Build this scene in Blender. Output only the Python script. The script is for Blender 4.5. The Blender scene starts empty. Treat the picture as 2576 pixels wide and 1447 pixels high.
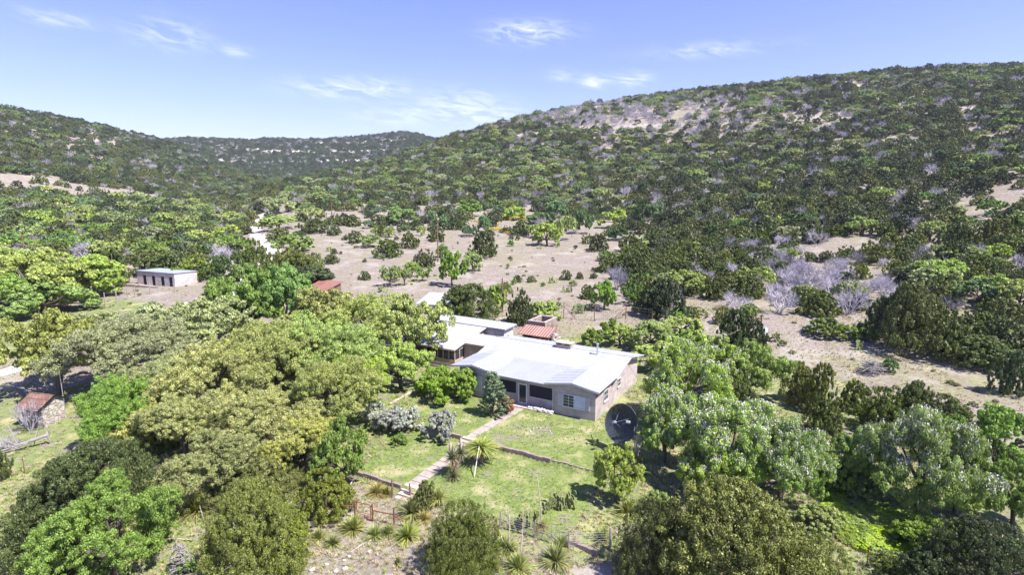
import bpy, math, random
import numpy as np
from mathutils import Vector, Matrix
random.seed(7)
RNG = np.random.default_rng(7)
S = bpy.context.scene
COL = S.collection
pi = math.pi

# ------------------------------------------------------------------ camera
F, CX, CY, PITCH, CAMH = 1431.3, 1288.0, 723.5, 0.18, 22.0      # pixels are those of a 2576 px wide print
cam = bpy.data.cameras.new('camera'); camo = bpy.data.objects.new('camera', cam); COL.objects.link(camo)
camo.location = (0, 0, CAMH); camo.rotation_euler = (pi/2 - PITCH, 0, 0)
cam.sensor_width = 36; cam.lens = 36*F/2576; cam.clip_start = 0.5; cam.clip_end = 8000
S.camera = camo

# ------------------------------------------------------------------ light
SUN_AZ, SUN_EL = math.radians(-33), math.radians(57)
sdir = Vector((math.cos(SUN_AZ)*math.cos(SUN_EL), math.sin(SUN_AZ)*math.cos(SUN_EL), math.sin(SUN_EL)))
sl = bpy.data.lights.new('sun', 'SUN'); sl.energy = 4.4; sl.angle = math.radians(0.53); sl.color = (1.0, 0.955, 0.89)
so = bpy.data.objects.new('sun', sl); COL.objects.link(so)
so.rotation_euler = sdir.to_track_quat('Z', 'Y').to_euler(); so.location = (60, -40, 120)

W = bpy.data.worlds.new('World'); S.world = W; W.use_nodes = True
def build_world():
    nt = W.node_tree; N = nt.nodes; L = nt.links; N.clear()
    out = N.new('ShaderNodeOutputWorld'); bg = N.new('ShaderNodeBackground'); bg.inputs[1].default_value = 0.077
    sky = N.new('ShaderNodeTexSky'); sky.sky_type = 'NISHITA'; sky.sun_disc = False
    sky.sun_elevation = SUN_EL; sky.sun_rotation = math.atan2(sdir.x, sdir.y)
    sky.altitude = 400; sky.air_density = 1.0; sky.dust_density = 0.25; sky.ozone_density = 4.0
    def m(op, a, b=None, c=None):
        n = N.new('ShaderNodeMath'); n.operation = op
        for i, v in enumerate((a, b, c)):
            if v is None: continue
            if isinstance(v, (int, float)): n.inputs[i].default_value = v
            else: L.new(v, n.inputs[i])
        return n.outputs[0]
    tc = N.new('ShaderNodeTexCoord'); sp = N.new('ShaderNodeSeparateXYZ'); L.new(tc.outputs['Generated'], sp.inputs[0])
    az = m('ARCTAN2', sp.outputs[0], sp.outputs[1]); el = m('ARCSINE', sp.outputs[2])
    cb = N.new('ShaderNodeCombineXYZ'); L.new(m('MULTIPLY', m('ADD', az, m('MULTIPLY', el, 0.6)), 9.0), cb.inputs[0]); L.new(m('MULTIPLY', m('ADD', el, m('MULTIPLY', az, 0.12)), 34.0), cb.inputs[1])
    nz = N.new('ShaderNodeTexNoise'); nz.inputs['Scale'].default_value = 2.4; nz.inputs['Detail'].default_value = 9; nz.inputs['Roughness'].default_value = 0.62; nz.inputs['Distortion'].default_value = 0.9
    L.new(cb.outputs[0], nz.inputs['Vector'])
    tot = None
    # thin cirrus wisps: azimuth, elevation, half widths, strength
    for (x, y, wx, wy, k) in CLOUDS:
        xc, yc = (x-CX)/F, (CY-y)/F; c, s = math.cos(PITCH), math.sin(PITCH)
        d = Vector((xc, c+yc*s, -s+yc*c)).normalized()
        a0, e0 = math.atan2(d.x, d.y), math.asin(d.z)
        q = m('ADD', m('POWER', m('ABSOLUTE', m('DIVIDE', m('SUBTRACT', az, a0), wx/F)), 2.0), m('POWER', m('ABSOLUTE', m('DIVIDE', m('SUBTRACT', el, e0), wy/F)), 2.0))
        g = m('MULTIPLY', m('EXPONENT', m('MULTIPLY', q, -1.0)), k)
        tot = g if tot is None else m('ADD', tot, g)
    cl = m('MULTIPLY', tot, m('MULTIPLY', m('MAXIMUM', m('SUBTRACT', nz.outputs['Fac'], 0.40), 0.0), 4.0))
    cl = m('MINIMUM', cl, 0.85)
    hs = N.new('ShaderNodeMix'); hs.data_type = 'RGBA'; hs.blend_type = 'MULTIPLY'; hs.inputs[0].default_value = 1.0
    L.new(sky.outputs[0], hs.inputs[6]); hs.inputs[7].default_value = SKY_TINT
    mx = N.new('ShaderNodeMix'); mx.data_type = 'RGBA'; L.new(cl, mx.inputs[0]); L.new(hs.outputs[2], mx.inputs[6]); mx.inputs[7].default_value = (7.2, 7.4, 8.0, 1)
    L.new(mx.outputs[2], bg.inputs[0]); L.new(bg.outputs[0], out.inputs[0])
SKY_TINT = (1.05, 0.885, 1.30, 1)
CLOUDS = [(425, 85, 60, 26, .6), (1330, 80, 90, 22, .75), (890, 222, 120, 20, .8), (1170, 270, 90, 34, .65), (1780, 125, 130, 14, .4),
          (1495, 205, 30, 16, .7), (1590, 200, 40, 16, .6), (590, 128, 30, 10, .5), (1000, 290, 90, 22, .5), (130, 45, 60, 12, .4), (1250, 285, 60, 16, .5), (1405, 190, 30, 14, .5)]
build_world()
S.view_settings.view_transform = 'Standard'; S.view_settings.look = 'None'
S.view_settings.exposure = 1.3; S.view_settings.gamma = 1.0
S.render.engine = 'CYCLES'
cy = S.cycles
cy.max_bounces = 5; cy.diffuse_bounces = 3; cy.glossy_bounces = 2; cy.transmission_bounces = 4; cy.transparent_max_bounces = 6; cy.volume_bounces = 0
cy.use_denoising = True; cy.use_adaptive_sampling = True; cy.adaptive_threshold = 0.02; cy.caustics_reflective = False; cy.caustics_refractive = False

# ------------------------------------------------------------------ geometry of the place
YAW = 0.511
OX, OY = 7.8, 50.36
RU = np.array([math.cos(YAW), -math.sin(YAW)]); RV = np.array([math.sin(YAW), math.cos(YAW)])
def loc(u, v, z=0.0):                                                # house frame -> world
    return Vector((OX + u*RU[0] + v*RV[0], OY + u*RU[1] + v*RV[1], z))
def uv_of(x, y):
    return (x-OX)*RU[0] + (y-OY)*RU[1], (x-OX)*RV[0] + (y-OY)*RV[1]
def ray(x, y):
    xc, yc = (x-CX)/F, (CY-y)/F; c, s = math.cos(PITCH), math.sin(PITCH)
    return np.array([xc, c+yc*s, -s+yc*c])
def at(x, y, z=0.0):
    d = ray(x, y); t = (z-CAMH)/d[2]; return d[0]*t, d[1]*t
def pix(X, Y, Z):
    c, s = math.cos(PITCH), math.sin(PITCH); dz = Z-CAMH
    w = Y*c-dz*s; u = Y*s+dz*c
    return CX+F*X/w, CY-F*u/w, w

# terrain: for a few bearings, (range, height) knots; 'y' knots give the height as a sight line
KNOTS = {
 -500: [('z',80,-.5),('z',150,0),('z',220,4),('z',350,16),('z',430,34),('z',560,75),('z',720,125),('z',1000,130),('z',2600,100)],
 0:    [('z',80,-.5),('z',150,0),('y',220,588),('y',350,492),('y',430,440),('y',560,350),('y',720,258),('z',1000,112),('z',2600,90)],
 200:  [('z',80,-.5),('z',150,0),('y',220,590),('y',370,497),('y',440,462),('y',600,370),('y',760,296),('z',1050,105),('z',2600,80)],
 320:  [('z',80,0),('z',150,.5),('y',220,592),('y',380,502),('y',440,476),('y',640,385),('y',800,320),('z',1100,95),('z',2600,70)],
 430:  [('z',80,0),('z',150,1),('y',220,595),('y',400,508),('y',480,482),('y',700,400),('y',950,345),('z',1200,85),('y',1500,352),('z',2600,150)],
 500:  [('z',80,0),('z',150,1),('y',220,595),('y',430,506),('y',560,470),('y',950,372),('z',1100,70),('y',1450,354),('z',2600,150)],
 570:  [('z',80,0),('z',150,1.5),('y',220,595),('y',440,508),('y',560,480),('y',900,405),('z',1000,45),('y',1150,420),('y',1430,353),('z',2600,150)],
 640:  [('z',80,0),('z',150,2),('y',220,590),('y',440,503),('y',750,440),('z',950,30),('y',1150,426),('y',1430,355),('z',2600,150)],
 710:  [('z',80,.3),('z',150,3),('y',220,575),('y',330,515),('y',480,474),('z',700,22),('y',1100,436),('y',1430,352),('z',2600,150)],
 800:  [('z',80,.3),('z',150,3.5),('z',200,5.5),('y',285,520),('y',480,455),('z',700,20),('y',1100,434),('y',1430,356),('z',2600,150)],
 960:  [('z',80,.5),('z',150,3.5),('z',200,5.5),('y',285,520),('y',380,465),('y',520,412),('z',750,38),('y',1100,412),('y',1400,342),('z',2600,150)],
 1030: [('z',80,.5),('z',150,3.5),('z',200,5.5),('y',285,520),('y',400,445),('y',560,385),('z',780,50),('y',1100,395),('y',1400,328),('z',2600,150)],
 1100: [('z',80,.5),('z',150,3.5),('z',200,5.5),('y',285,518),('y',400,440),('y',600,354),('z',850,60),('y',1400,352),('z',2600,150)],
 1290: [('z',80,.5),('z',150,3.5),('z',200,5.5),('y',282,520),('y',400,403),('y',560,301),('z',1000,96),('z',2600,100)],
 1450: [('z',80,.5),('z',150,3.5),('z',200,5.5),('y',270,530),('y',380,402),('y',560,257),('z',1000,112),('z',2600,120)],
 1610: [('z',80,.6),('z',150,3.5),('y',240,548),('y',360,402),('y',560,236),('z',1000,120),('z',2600,130)],
 1930: [('z',80,1.0),('z',115,3),('y',190,562),('y',330,402),('y',560,202),('z',1000,140),('z',2600,150)],
 2250: [('z',70,.8),('z',95,1.6),('y',160,602),('y',220,502),('y',340,355),('y',560,180),('z',1000,150),('z',2600,160)],
 2576: [('z',60,.8),('z',80,1.2),('y',125,704),('y',200,506),('y',320,358),('y',540,170),('z',1000,150),('z',2600,160)],
 3400: [('z',60,1),('z',80,2),('z',125,7),('z',200,22),('z',320,55),('z',540,125),('z',1000,150),('z',2600,160)],
}
def _az_of(x): return math.atan2((x-CX)/F, math.cos(PITCH))
AZC = np.array([_az_of(k) for k in KNOTS]); LR0, LR1, NLR = math.log(3), math.log(2600), 420
_lr = np.linspace(LR0, LR1, NLR)
_rows = []
for k, kn in KNOTS.items():
    a = _az_of(k); rr = [3.0]; zz = [0.0]
    for t, r, v in kn:
        if t == 'z': z = v
        else:
            lo = ray(CX, v); z = CAMH + lo[2]/lo[1]*(r*math.cos(a))
        rr.append(r); zz.append(z)
    _rows.append(np.interp(_lr, np.log(rr), zz))
_rows = np.array(_rows); NAZ = 241
AZG = np.linspace(AZC[0], AZC[-1], NAZ)
ZG = np.array([np.interp(AZG, AZC, _rows[:, j]) for j in range(NLR)]).T
def _blur(A, n, ax):
    k = np.hanning(2*n+3)[1:-1]; k /= k.sum()
    P_ = np.pad(A, [(n, n) if i == ax else (0, 0) for i in range(2)], mode='edge')
    return np.apply_along_axis(lambda r: np.convolve(r, k, 'valid'), ax, P_)
ZG = _blur(_blur(ZG, 5, 0), 5, 1)

_NT = RNG.random((256, 256))
def vnoise(x, y):
    xi = np.floor(x).astype(int); yi = np.floor(y).astype(int); fx = x-xi; fy = y-yi
    fx = fx*fx*(3-2*fx); fy = fy*fy*(3-2*fy)
    g = lambda i, j: _NT[i % 256, j % 256]
    return (g(xi, yi)*(1-fx)+g(xi+1, yi)*fx)*(1-fy)+(g(xi, yi+1)*(1-fx)+g(xi+1, yi+1)*fx)*fy
def fbm(x, y, o=4):
    t = 0; a = .5
    for i in range(o):
        t = t + a*(vnoise(x*2**i+17*i, y*2**i+31*i)-.5); a *= .5
    return t                                                          # about -.5 .. .5
def sstep(a, b, x):
    t = np.clip((x-a)/(b-a), 0, 1); return t*t*(3-2*t)

W1, W2 = -8.75, -17.0                                                 # the two retaining walls (v in the house frame)
def height(x, y):
    x = np.asarray(x, float); y = np.asarray(y, float)
    r = np.maximum(np.hypot(x, y), 3.1); a = np.clip(np.arctan2(x, y), AZG[0], AZG[-1]-1e-6)
    fi = (a-AZG[0])/(AZG[1]-AZG[0]); i = np.clip(fi.astype(int), 0, NAZ-2); fi = fi-i
    fj = np.clip((np.log(r)-LR0)/(LR1-LR0)*(NLR-1), 0, NLR-1.001); j = fj.astype(int); fj = fj-j
    z = (ZG[i, j]*(1-fi)+ZG[i+1, j]*fi)*(1-fj)+(ZG[i, j+1]*(1-fi)+ZG[i+1, j+1]*fi)*fj
    amp = sstep(60, 600, r)
    z = z + fbm(x/90, y/90)*9*amp + fbm(x/14+5, y/14)*(.5+1.6*amp)*sstep(45, 110, r) + fbm(x/5, y/5, 3)*(.05+.13*sstep(55, 90, r))
    u, v = uv_of(x, y)
    ramp = np.interp(v, [-45, -30, -19, -4], [-2.6, -2.2, -1.3, 0])
    step = np.interp(v, [-45, -30, -21, W2-.22, W2-.02, W1-.22, W1-.02, -4], [-2.6, -2.2, -1.35, -1.12, -.66, -.52, -.02, 0])
    inside = sstep(-15.5, -13.6, u)*(1-sstep(4.2, 6.5, u))
    yard = ramp*(1-inside)+step*inside
    near = 1-sstep(62, 95, r)
    flat = sstep(-32, -27, u)*(1-sstep(3, 9, u))*sstep(-3.5, -2, v)*(1-sstep(24, 30, v))
    return z*(1-near) + yard*near + fbm(x/5+3, y/5, 3)*.05*near
def ground(x, y):
    """world point where the sight line of a pixel meets the ground"""
    d = ray(x, y); d = d/np.linalg.norm(d); t = np.geomspace(12, 2500, 1500)
    X, Y, Z = d[0]*t, d[1]*t, CAMH+d[2]*t
    b = Z < height(X, Y)
    if not b.any(): return Vector((X[-1], Y[-1], float(height(X[-1], Y[-1]))))
    k = int(np.argmax(b)); lo, hi = t[max(k-1, 0)], t[k]
    for _ in range(20):
        mm = (lo+hi)/2
        if CAMH+d[2]*mm < float(height(d[0]*mm, d[1]*mm)): hi = mm
        else: lo = mm
    return Vector((d[0]*hi, d[1]*hi, float(height(d[0]*hi, d[1]*hi))))
def gz(x, y): return float(height(x, y))
def inpoly(px, py, poly):
    px = np.asarray(px, float); py = np.asarray(py, float); c = np.zeros(px.shape, bool); n = len(poly)
    for i in range(n):
        x0, y0 = poly[i]; x1, y1 = poly[(i+1) % n]
        if y0 == y1: continue
        h = ((y0 > py) != (y1 > py)) & (px < (x1-x0)*(py-y0)/(y1-y0)+x0); c ^= h
    return c
def wpoly(poly):
    return [tuple(ground(*p)[:2]) for p in poly]

# ------------------------------------------------------------------ object helpers
def tag(o, label=None, cat=None, group=None, kind=None):
    for k, v in (('label', label), ('category', cat), ('group', group), ('kind', kind)):
        if v: o[k] = v
    return o
def thing(name, label, cat, location=(0, 0, 0), rz=0.0, group=None, scale=None):
    o = bpy.data.objects.new(name, None); COL.objects.link(o); o.location = location; o.rotation_euler = (0, 0, rz)
    o.empty_display_size = .2
    if scale is not None: o.scale = scale
    return tag(o, label, cat, group)
def link(name, me, parent=None):
    o = bpy.data.objects.new(name, me); COL.objects.link(o)
    if parent: o.parent = parent
    return o
class MB:
    def __init__(s): s.v = []; s.f = []
    def quad(s, *p):
        b = len(s.v); s.v += [tuple(q) for q in p]; s.f.append(tuple(range(b, b+len(p)))); return s
    def box(s, x0, x1, y0, y1, z0, z1):
        b = len(s.v); s.v += [(x, y, z) for z in (z0, z1) for y in (y0, y1) for x in (x0, x1)]
        s.f += [tuple(b+i for i in f) for f in ((0, 2, 3, 1), (4, 5, 7, 6), (0, 1, 5, 4), (2, 6, 7, 3), (0, 4, 6, 2), (1, 3, 7, 5))]; return s
    def slab(s, top, t):
        n = len(top); b = len(s.v); s.v += [tuple(p) for p in top]+[(p[0], p[1], p[2]-t) for p in top]
        s.f.append(tuple(range(b, b+n))); s.f.append(tuple(range(b+2*n-1, b+n-1, -1)))
        for i in range(n): j = (i+1) % n; s.f.append((b+i, b+n+i, b+n+j, b+j))
        return s
    def tube(s, pts, rad, n=6):
        pts = [Vector(p) for p in pts]; b = len(s.v)
        if isinstance(rad, (int, float)): rad = [rad]*len(pts)
        for i, p in enumerate(pts):
            d = (pts[min(i+1, len(pts)-1)]-pts[max(i-1, 0)])
            if d.length < 1e-6: d = Vector((0, 0, 1))
            d.normalize(); a = d.orthogonal().normalized(); c = d.cross(a)
            for k in range(n):
                q = p+(a*math.cos(2*pi*k/n)+c*math.sin(2*pi*k/n))*rad[i]; s.v.append(tuple(q))
        for i in range(len(pts)-1):
            for k in range(n):
                k2 = (k+1) % n; s.f.append((b+i*n+k, b+i*n+k2, b+(i+1)*n+k2, b+(i+1)*n+k))
        s.f.append(tuple(b+k for k in range(n-1, -1, -1))); e = b+(len(pts)-1)*n; s.f.append(tuple(e+k for k in range(n)))
        return s
    def lathe(s, prof, n=20, c=(0, 0)):
        b = len(s.v)
        for r, z in prof:
            for k in range(n): s.v.append((c[0]+r*math.cos(2*pi*k/n), c[1]+r*math.sin(2*pi*k/n), z))
        for i in range(len(prof)-1):
            for k in range(n):
                k2 = (k+1) % n; s.f.append((b+i*n+k, b+i*n+k2, b+(i+1)*n+k2, b+(i+1)*n+k))
        return s
    def rock(s, c, r, seed=0, sq=.7):
        rr = random.Random(seed); b = len(s.v); nl, ns = 5, 8
        ph = [rr.uniform(0, 6) for _ in range(6)]
        for i in range(nl+1):
            th = pi*i/nl
            for k in range(ns):
                f = 2*pi*k/ns; q = 1+.18*math.sin(2*f+ph[0]+th)+.14*math.sin(3*f+ph[1])*math.sin(th*2+ph[2])+rr.uniform(-.07, .07)
                s.v.append((c[0]+r*q*math.sin(th)*math.cos(f), c[1]+r*q*math.sin(th)*math.sin(f)*.85, c[2]+r*sq*q*math.cos(th)))
        for i in range(nl):
            for k in range(ns): k2 = (k+1) % ns; s.f.append((b+i*ns+k, b+(i+1)*ns+k, b+(i+1)*ns+k2, b+i*ns+k2))
        return s
    def mesh(s, name, mat, smooth=False):
        me = bpy.data.meshes.new(name); me.from_pydata(s.v, [], s.f); me.materials.append(mat)
        if smooth: me.polygons.foreach_set('use_smooth', [True]*len(me.polygons))
        me.update(); return me
    def build(s, name, mat, parent=None, smooth=False):
        return link(name, s.mesh(name, mat, smooth), parent)

# ------------------------------------------------------------------ materials
def nodes(name):
    m = bpy.data.materials.new(name); m.use_nodes = True; N = m.node_tree.nodes; L = m.node_tree.links
    return m, N, L, N['Principled BSDF']
def inp(L, s, v):
    if hasattr(v, 'is_output'): L.new(v, s)
    else: s.default_value = v
def rgbmix(N, L, f, a, b, blend='MIX'):
    n = N.new('ShaderNodeMix'); n.data_type = 'RGBA'; n.blend_type = blend
    for s, v in ((n.inputs[0], f), (n.inputs[6], a), (n.inputs[7], b)):
        if isinstance(v, tuple) and len(v) == 3: v = v+(1,)
        inp(L, s, v)
    return n.outputs[2]
def fmath(N, L, op, a, b=0.0, clamp=False):
    n = N.new('ShaderNodeMath'); n.operation = op; n.use_clamp = clamp
    inp(L, n.inputs[0], a); inp(L, n.inputs[1], b); return n.outputs[0]
def noise(N, L, vec, scale, detail=4, rough=.55):
    n = N.new('ShaderNodeTexNoise'); n.inputs['Scale'].default_value = scale; n.inputs['Detail'].default_value = detail; n.inputs['Roughness'].default_value = rough
    if vec is not None: L.new(vec, n.inputs['Vector'])
    return n.outputs['Fac']
def ramp(N, L, f, a, b):
    n = N.new('ShaderNodeMapRange'); n.inputs[1].default_value = a; n.inputs[2].default_value = b; L.new(f, n.inputs[0]); return n.outputs[0]
def bump(N, L, B, h, dist, strength=1.0):
    n = N.new('ShaderNodeBump'); n.inputs['Distance'].default_value = dist; n.inputs['Strength'].default_value = strength; L.new(h, n.inputs['Height']); L.new(n.outputs[0], B.inputs['Normal'])
def simple(name, col, rough=.7, var=.25, scale=3.0, metal=0.0, spec=.3, col2=None, bumpd=0.0):
    m, N, L, B = nodes(name); tc = N.new('ShaderNodeTexCoord'); v = tc.outputs['Object']
    n1 = noise(N, L, v, scale, 5); n2 = noise(N, L, v, scale*7, 3)
    f = fmath(N, L, 'ADD', fmath(N, L, 'MULTIPLY', n1, .65), fmath(N, L, 'MULTIPLY', n2, .35))
    f = ramp(N, L, f, .32, .68)
    lo = tuple(c*(1-var) for c in col) if col2 is None else col2
    hi = tuple(min(1, c*(1+var*.6)) for c in col)
    L.new(rgbmix(N, L, f, lo, hi), B.inputs['Base Color'])
    B.inputs['Roughness'].default_value = rough; B.inputs['Metallic'].default_value = metal; B.inputs['Specular IOR Level'].default_value = spec
    if bumpd: bump(N, L, B, n2, bumpd)
    return m
def block_mat(name, col, mortar, bw, bh, gap=.02, rough=.85, var=.12):
    m, N, L, B = nodes(name); tc = N.new('ShaderNodeTexCoord'); sp = N.new('ShaderNodeSeparateXYZ'); L.new(tc.outputs['Object'], sp.inputs[0])
    cb = N.new('ShaderNodeCombineXYZ'); L.new(fmath(N, L, 'ADD', sp.outputs[0], sp.outputs[1]), cb.inputs[0]); L.new(sp.outputs[2], cb.inputs[1])
    b = N.new('ShaderNodeTexBrick'); L.new(cb.outputs[0], b.inputs['Vector']); b.inputs['Scale'].default_value = 1
    b.inputs['Brick Width'].default_value = bw; b.inputs['Row Height'].default_value = bh; b.inputs['Mortar Size'].default_value = gap; b.inputs['Mortar Smooth'].default_value = .3
    b.inputs['Color1'].default_value = tuple(c*(1-var) for c in col)+(1,); b.inputs['Color2'].default_value = tuple(c*(1+var) for c in col)+(1,); b.inputs['Mortar'].default_value = mortar+(1,)
    n = noise(N, L, tc.outputs['Object'], 1.3, 6)
    c = rgbmix(N, L, ramp(N, L, n, .35, .7), b.outputs['Color'], rgbmix(N, L, 1.0, b.outputs['Color'], (.72, .70, .70), 'MULTIPLY'))
    L.new(c, B.inputs['Base Color']); B.inputs['Roughness'].default_value = rough; B.inputs['Specular IOR Level'].default_value = .2
    bump(N, L, B, b.outputs['Fac'], .008, -1.0) if False else None
    return m
def stone_mat(name, cols, scale=2.2):
    m, N, L, B = nodes(name); tc = N.new('ShaderNodeTexCoord'); v = tc.outputs['Object']
    vo = N.new('ShaderNodeTexVoronoi'); vo.inputs['Scale'].default_value = scale; L.new(v, vo.inputs['Vector'])
    ve = N.new('ShaderNodeTexVoronoi'); ve.feature = 'DISTANCE_TO_EDGE'; ve.inputs['Scale'].default_value = scale; L.new(v, ve.inputs['Vector'])
    sp = N.new('ShaderNodeSeparateColor'); L.new(vo.outputs['Color'], sp.inputs[0])
    c = rgbmix(N, L, sp.outputs[0], cols[0], cols[1]); c = rgbmix(N, L, fmath(N, L, 'GREATER_THAN', sp.outputs[1], .72), c, cols[2])
    c = rgbmix(N, L, ramp(N, L, ve.outputs['Distance'], .02, .07), cols[3], c)
    c = rgbmix(N, L, ramp(N, L, noise(N, L, v, 8, 4), .3, .8), c, rgbmix(N, L, 1.0, c, (.6, .58, .56), 'MULTIPLY'))
    L.new(c, B.inputs['Base Color']); B.inputs['Roughness'].default_value = .9; B.inputs['Specular IOR Level'].default_value = .15
    bump(N, L, B, ramp(N, L, ve.outputs['Distance'], .0, .1), .05)
    return m
def metal_roof(name, col, dirt, amount=.35, rough=.5):
    """painted sheet metal with faint sheet-to-sheet differences, streaks down the slope"""
    m, N, L, B = nodes(name); tc = N.new('ShaderNodeTexCoord'); sp = N.new('ShaderNodeSeparateXYZ'); L.new(tc.outputs['Object'], sp.inputs[0])
    cb = N.new('ShaderNodeCombineXYZ'); L.new(fmath(N, L, 'FLOOR', fmath(N, L, 'DIVIDE', sp.outputs[0], .9)), cb.inputs[0]); L.new(fmath(N, L, 'FLOOR', fmath(N, L, 'DIVIDE', sp.outputs[1], 3.6)), cb.inputs[1])
    wn = N.new('ShaderNodeTexWhiteNoise'); wn.noise_dimensions = '2D'; L.new(cb.outputs[0], wn.inputs['Vector'])
    mp = N.new('ShaderNodeMapping'); mp.inputs['Scale'].default_value = (3.0, .35, 1); L.new(tc.outputs['Object'], mp.inputs[0])
    n = noise(N, L, mp.outputs[0], 1.6, 6, .6); n2 = noise(N, L, tc.outputs['Object'], .45, 4)
    f = fmath(N, L, 'ADD', fmath(N, L, 'MULTIPLY', n, .5), fmath(N, L, 'ADD', fmath(N, L, 'MULTIPLY', n2, .4), fmath(N, L, 'MULTIPLY', wn.outputs['Value'], .16)))
    f = fmath(N, L, 'MULTIPLY', ramp(N, L, f, .45, .75), amount)
    L.new(rgbmix(N, L, f, col, dirt), B.inputs['Base Color']); B.inputs['Roughness'].default_value = rough; B.inputs['Specular IOR Level'].default_value = .35
    return m
def glass_mat(name, col=(.03, .035, .045), rough=.08):
    m, N, L, B = nodes(name); B.inputs['Base Color'].default_value = col+(1,); B.inputs['Roughness'].default_value = rough; B.inputs['Specular IOR Level'].default_value = .6
    tc = N.new('ShaderNodeTexCoord'); n = noise(N, L, tc.outputs['Object'], 1.2, 3); L.new(rgbmix(N, L, n, tuple(c*.5 for c in col), tuple(c*1.8 for c in col)), B.inputs['Base Color'])
    return m
def foliage(name, trans=.22, lo=.50, hi=1.55, warm=(1.08, 1.02, .72), tint=None):
    """leaf material: the tint is the object's own colour, each clump and leaf a little lighter or darker, each tree a little different"""
    m, N, L, B = nodes(name); oi = N.new('ShaderNodeObjectInfo'); at_ = N.new('ShaderNodeAttribute'); at_.attribute_name = 'tone'
    t = at_.outputs['Fac']; base = oi.outputs['Color'] if tint is None else tint
    dark = rgbmix(N, L, 1.0, base, (lo, lo, lo*.95), 'MULTIPLY'); light = rgbmix(N, L, 1.0, base, tuple(hi*w for w in warm), 'MULTIPLY')
    c = rgbmix(N, L, t, dark, light)
    hsv = N.new('ShaderNodeHueSaturation'); L.new(c, hsv.inputs['Color'])
    r = oi.outputs['Random']
    L.new(fmath(N, L, 'ADD', fmath(N, L, 'MULTIPLY', r, .024), .488), hsv.inputs['Hue'])
    r2 = fmath(N, L, 'FRACT', fmath(N, L, 'MULTIPLY', r, 7.31)); L.new(fmath(N, L, 'ADD', fmath(N, L, 'MULTIPLY', r2, .36), .82), hsv.inputs['Value'])
    L.new(fmath(N, L, 'ADD', fmath(N, L, 'MULTIPLY', fmath(N, L, 'FRACT', fmath(N, L, 'MULTIPLY', r, 3.7)), .2), .84), hsv.inputs['Saturation'])
    col = hsv.outputs['Color']
    L.new(col, B.inputs['Base Color']); B.inputs['Roughness'].default_value = .48; B.inputs['Specular IOR Level'].default_value = .38
    tr = N.new('ShaderNodeBsdfTranslucent'); L.new(rgbmix(N, L, 1.0, col, (1.1, 1.15, .6), 'MULTIPLY'), tr.inputs[0])
    mx = N.new('ShaderNodeMixShader'); mx.inputs[0].default_value = trans; L.new(B.outputs[0], mx.inputs[1]); L.new(tr.outputs[0], mx.inputs[2])
    L.new(mx.outputs[0], N['Material Output'].inputs[0]); return m

M = {}
M['leaf'] = foliage('leaf', .25)
M['needle'] = foliage('needle', .14, .5, 1.4, (1.08, 1.0, .6))
M['twig'] = foliage('twig', .0, .6, 1.25, (1.0, 1.0, 1.0))
M['blade'] = foliage('blade', .2, .6, 1.35, (1.05, 1.0, .8))
M['blossom'] = simple('blossom', (.54, .505, .465), .8, .2, 6)
M['bark'] = simple('bark', (.13, .105, .09), .9, .4, 5, bumpd=.02)
M['greybark'] = simple('greybark', (.29, .265, .27), .9, .3, 5, bumpd=.01)
M['block'] = block_mat('block', (.48, .42, .415), (.40, .35, .35), .82, .205, .016)
M['pinkblock'] = block_mat('pinkblock', (.60, .525, .515), (.49, .43, .42), .42, .21, .02)
M['siding'] = block_mat('siding', (.52, .41, .34), (.36, .28, .24), 8, .16, .02)
M['whitewall'] = block_mat('whitewall', (.72, .68, .68), (.6, .57, .57), 8, .2, .015)
M['brick'] = block_mat('brick', (.42, .30, .25), (.46, .42, .38), .3, .11, .02)
M['fieldstone'] = stone_mat('fieldstone', ((.47, .42, .37), (.56, .52, .46), (.40, .33, .28), (.44, .41, .37)), 2.6)
M['darkstone'] = stone_mat('darkstone', ((.33, .24, .21), (.45, .36, .31), (.28, .17, .15), (.36, .32, .29)), 2.0)
M['roof'] = metal_roof('roof', (.385, .392, .415), (.27, .275, .30), .7)
M['greyroof'] = metal_roof('greyroof', (.315, .325, .355), (.245, .252, .28), .6)
M['gableroof'] = metal_roof('gableroof', (.375, .385, .415), (.285, .29, .32), .6)
M['wingroof'] = metal_roof('wingroof', (.40, .385, .39), (.28, .265, .27), .55)
M['blueroof'] = metal_roof('blueroof', (.33, .365, .45), (.26, .285, .35), .4)
M['trim'] = simple('trim', (.50, .50, .54), .5, .12, 3)
M['white'] = simple('white', (.62, .62, .64), .45, .06, 4)
M['tanwood'] = simple('tanwood', (.42, .31, .24), .8, .3, 4)
M['greywood'] = simple('greywood', (.33, .28, .26), .9, .35, 6)
M['cedar'] = simple('cedar', (.20, .13, .10), .9, .4, 6)
M['pole'] = simple('pole', (.22, .12, .085), .85, .35, 4)
M['glass'] = glass_mat('glass')
M['screen'] = simple('screen', (.030, .028, .040), .8, .3, 2)
M['dark'] = simple('dark', (.012, .011, .014), .9, .3, 2)
M['curtain'] = simple('curtain', (.55, .58, .70), .8, .25, 2)
M['concrete'] = simple('concrete', (.50, .42, .37), .9, .3, 2.2, col2=(.33, .27, .24), bumpd=.01)
M['slab'] = simple('slab', (.36, .30, .27), .9, .35, 1.5)
M['retaining'] = simple('retaining', (.27, .21, .19), .95, .35, 2.0, bumpd=.03)
M['galv'] = simple('galv', (.55, .57, .60), .35, .15, 3, metal=.6)
M['redpipe'] = simple('redpipe', (.20, .065, .055), .7, .35, 5)
M['redgate'] = simple('redgate', (.42, .06, .05), .6, .2, 5)
M['rust'] = metal_roof('rust', (.27, .130, .108), (.17, .072, .055), .9, .8)
M['rustpale'] = simple('rustpale', (.45, .33, .29), .8, .2, 3)
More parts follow.
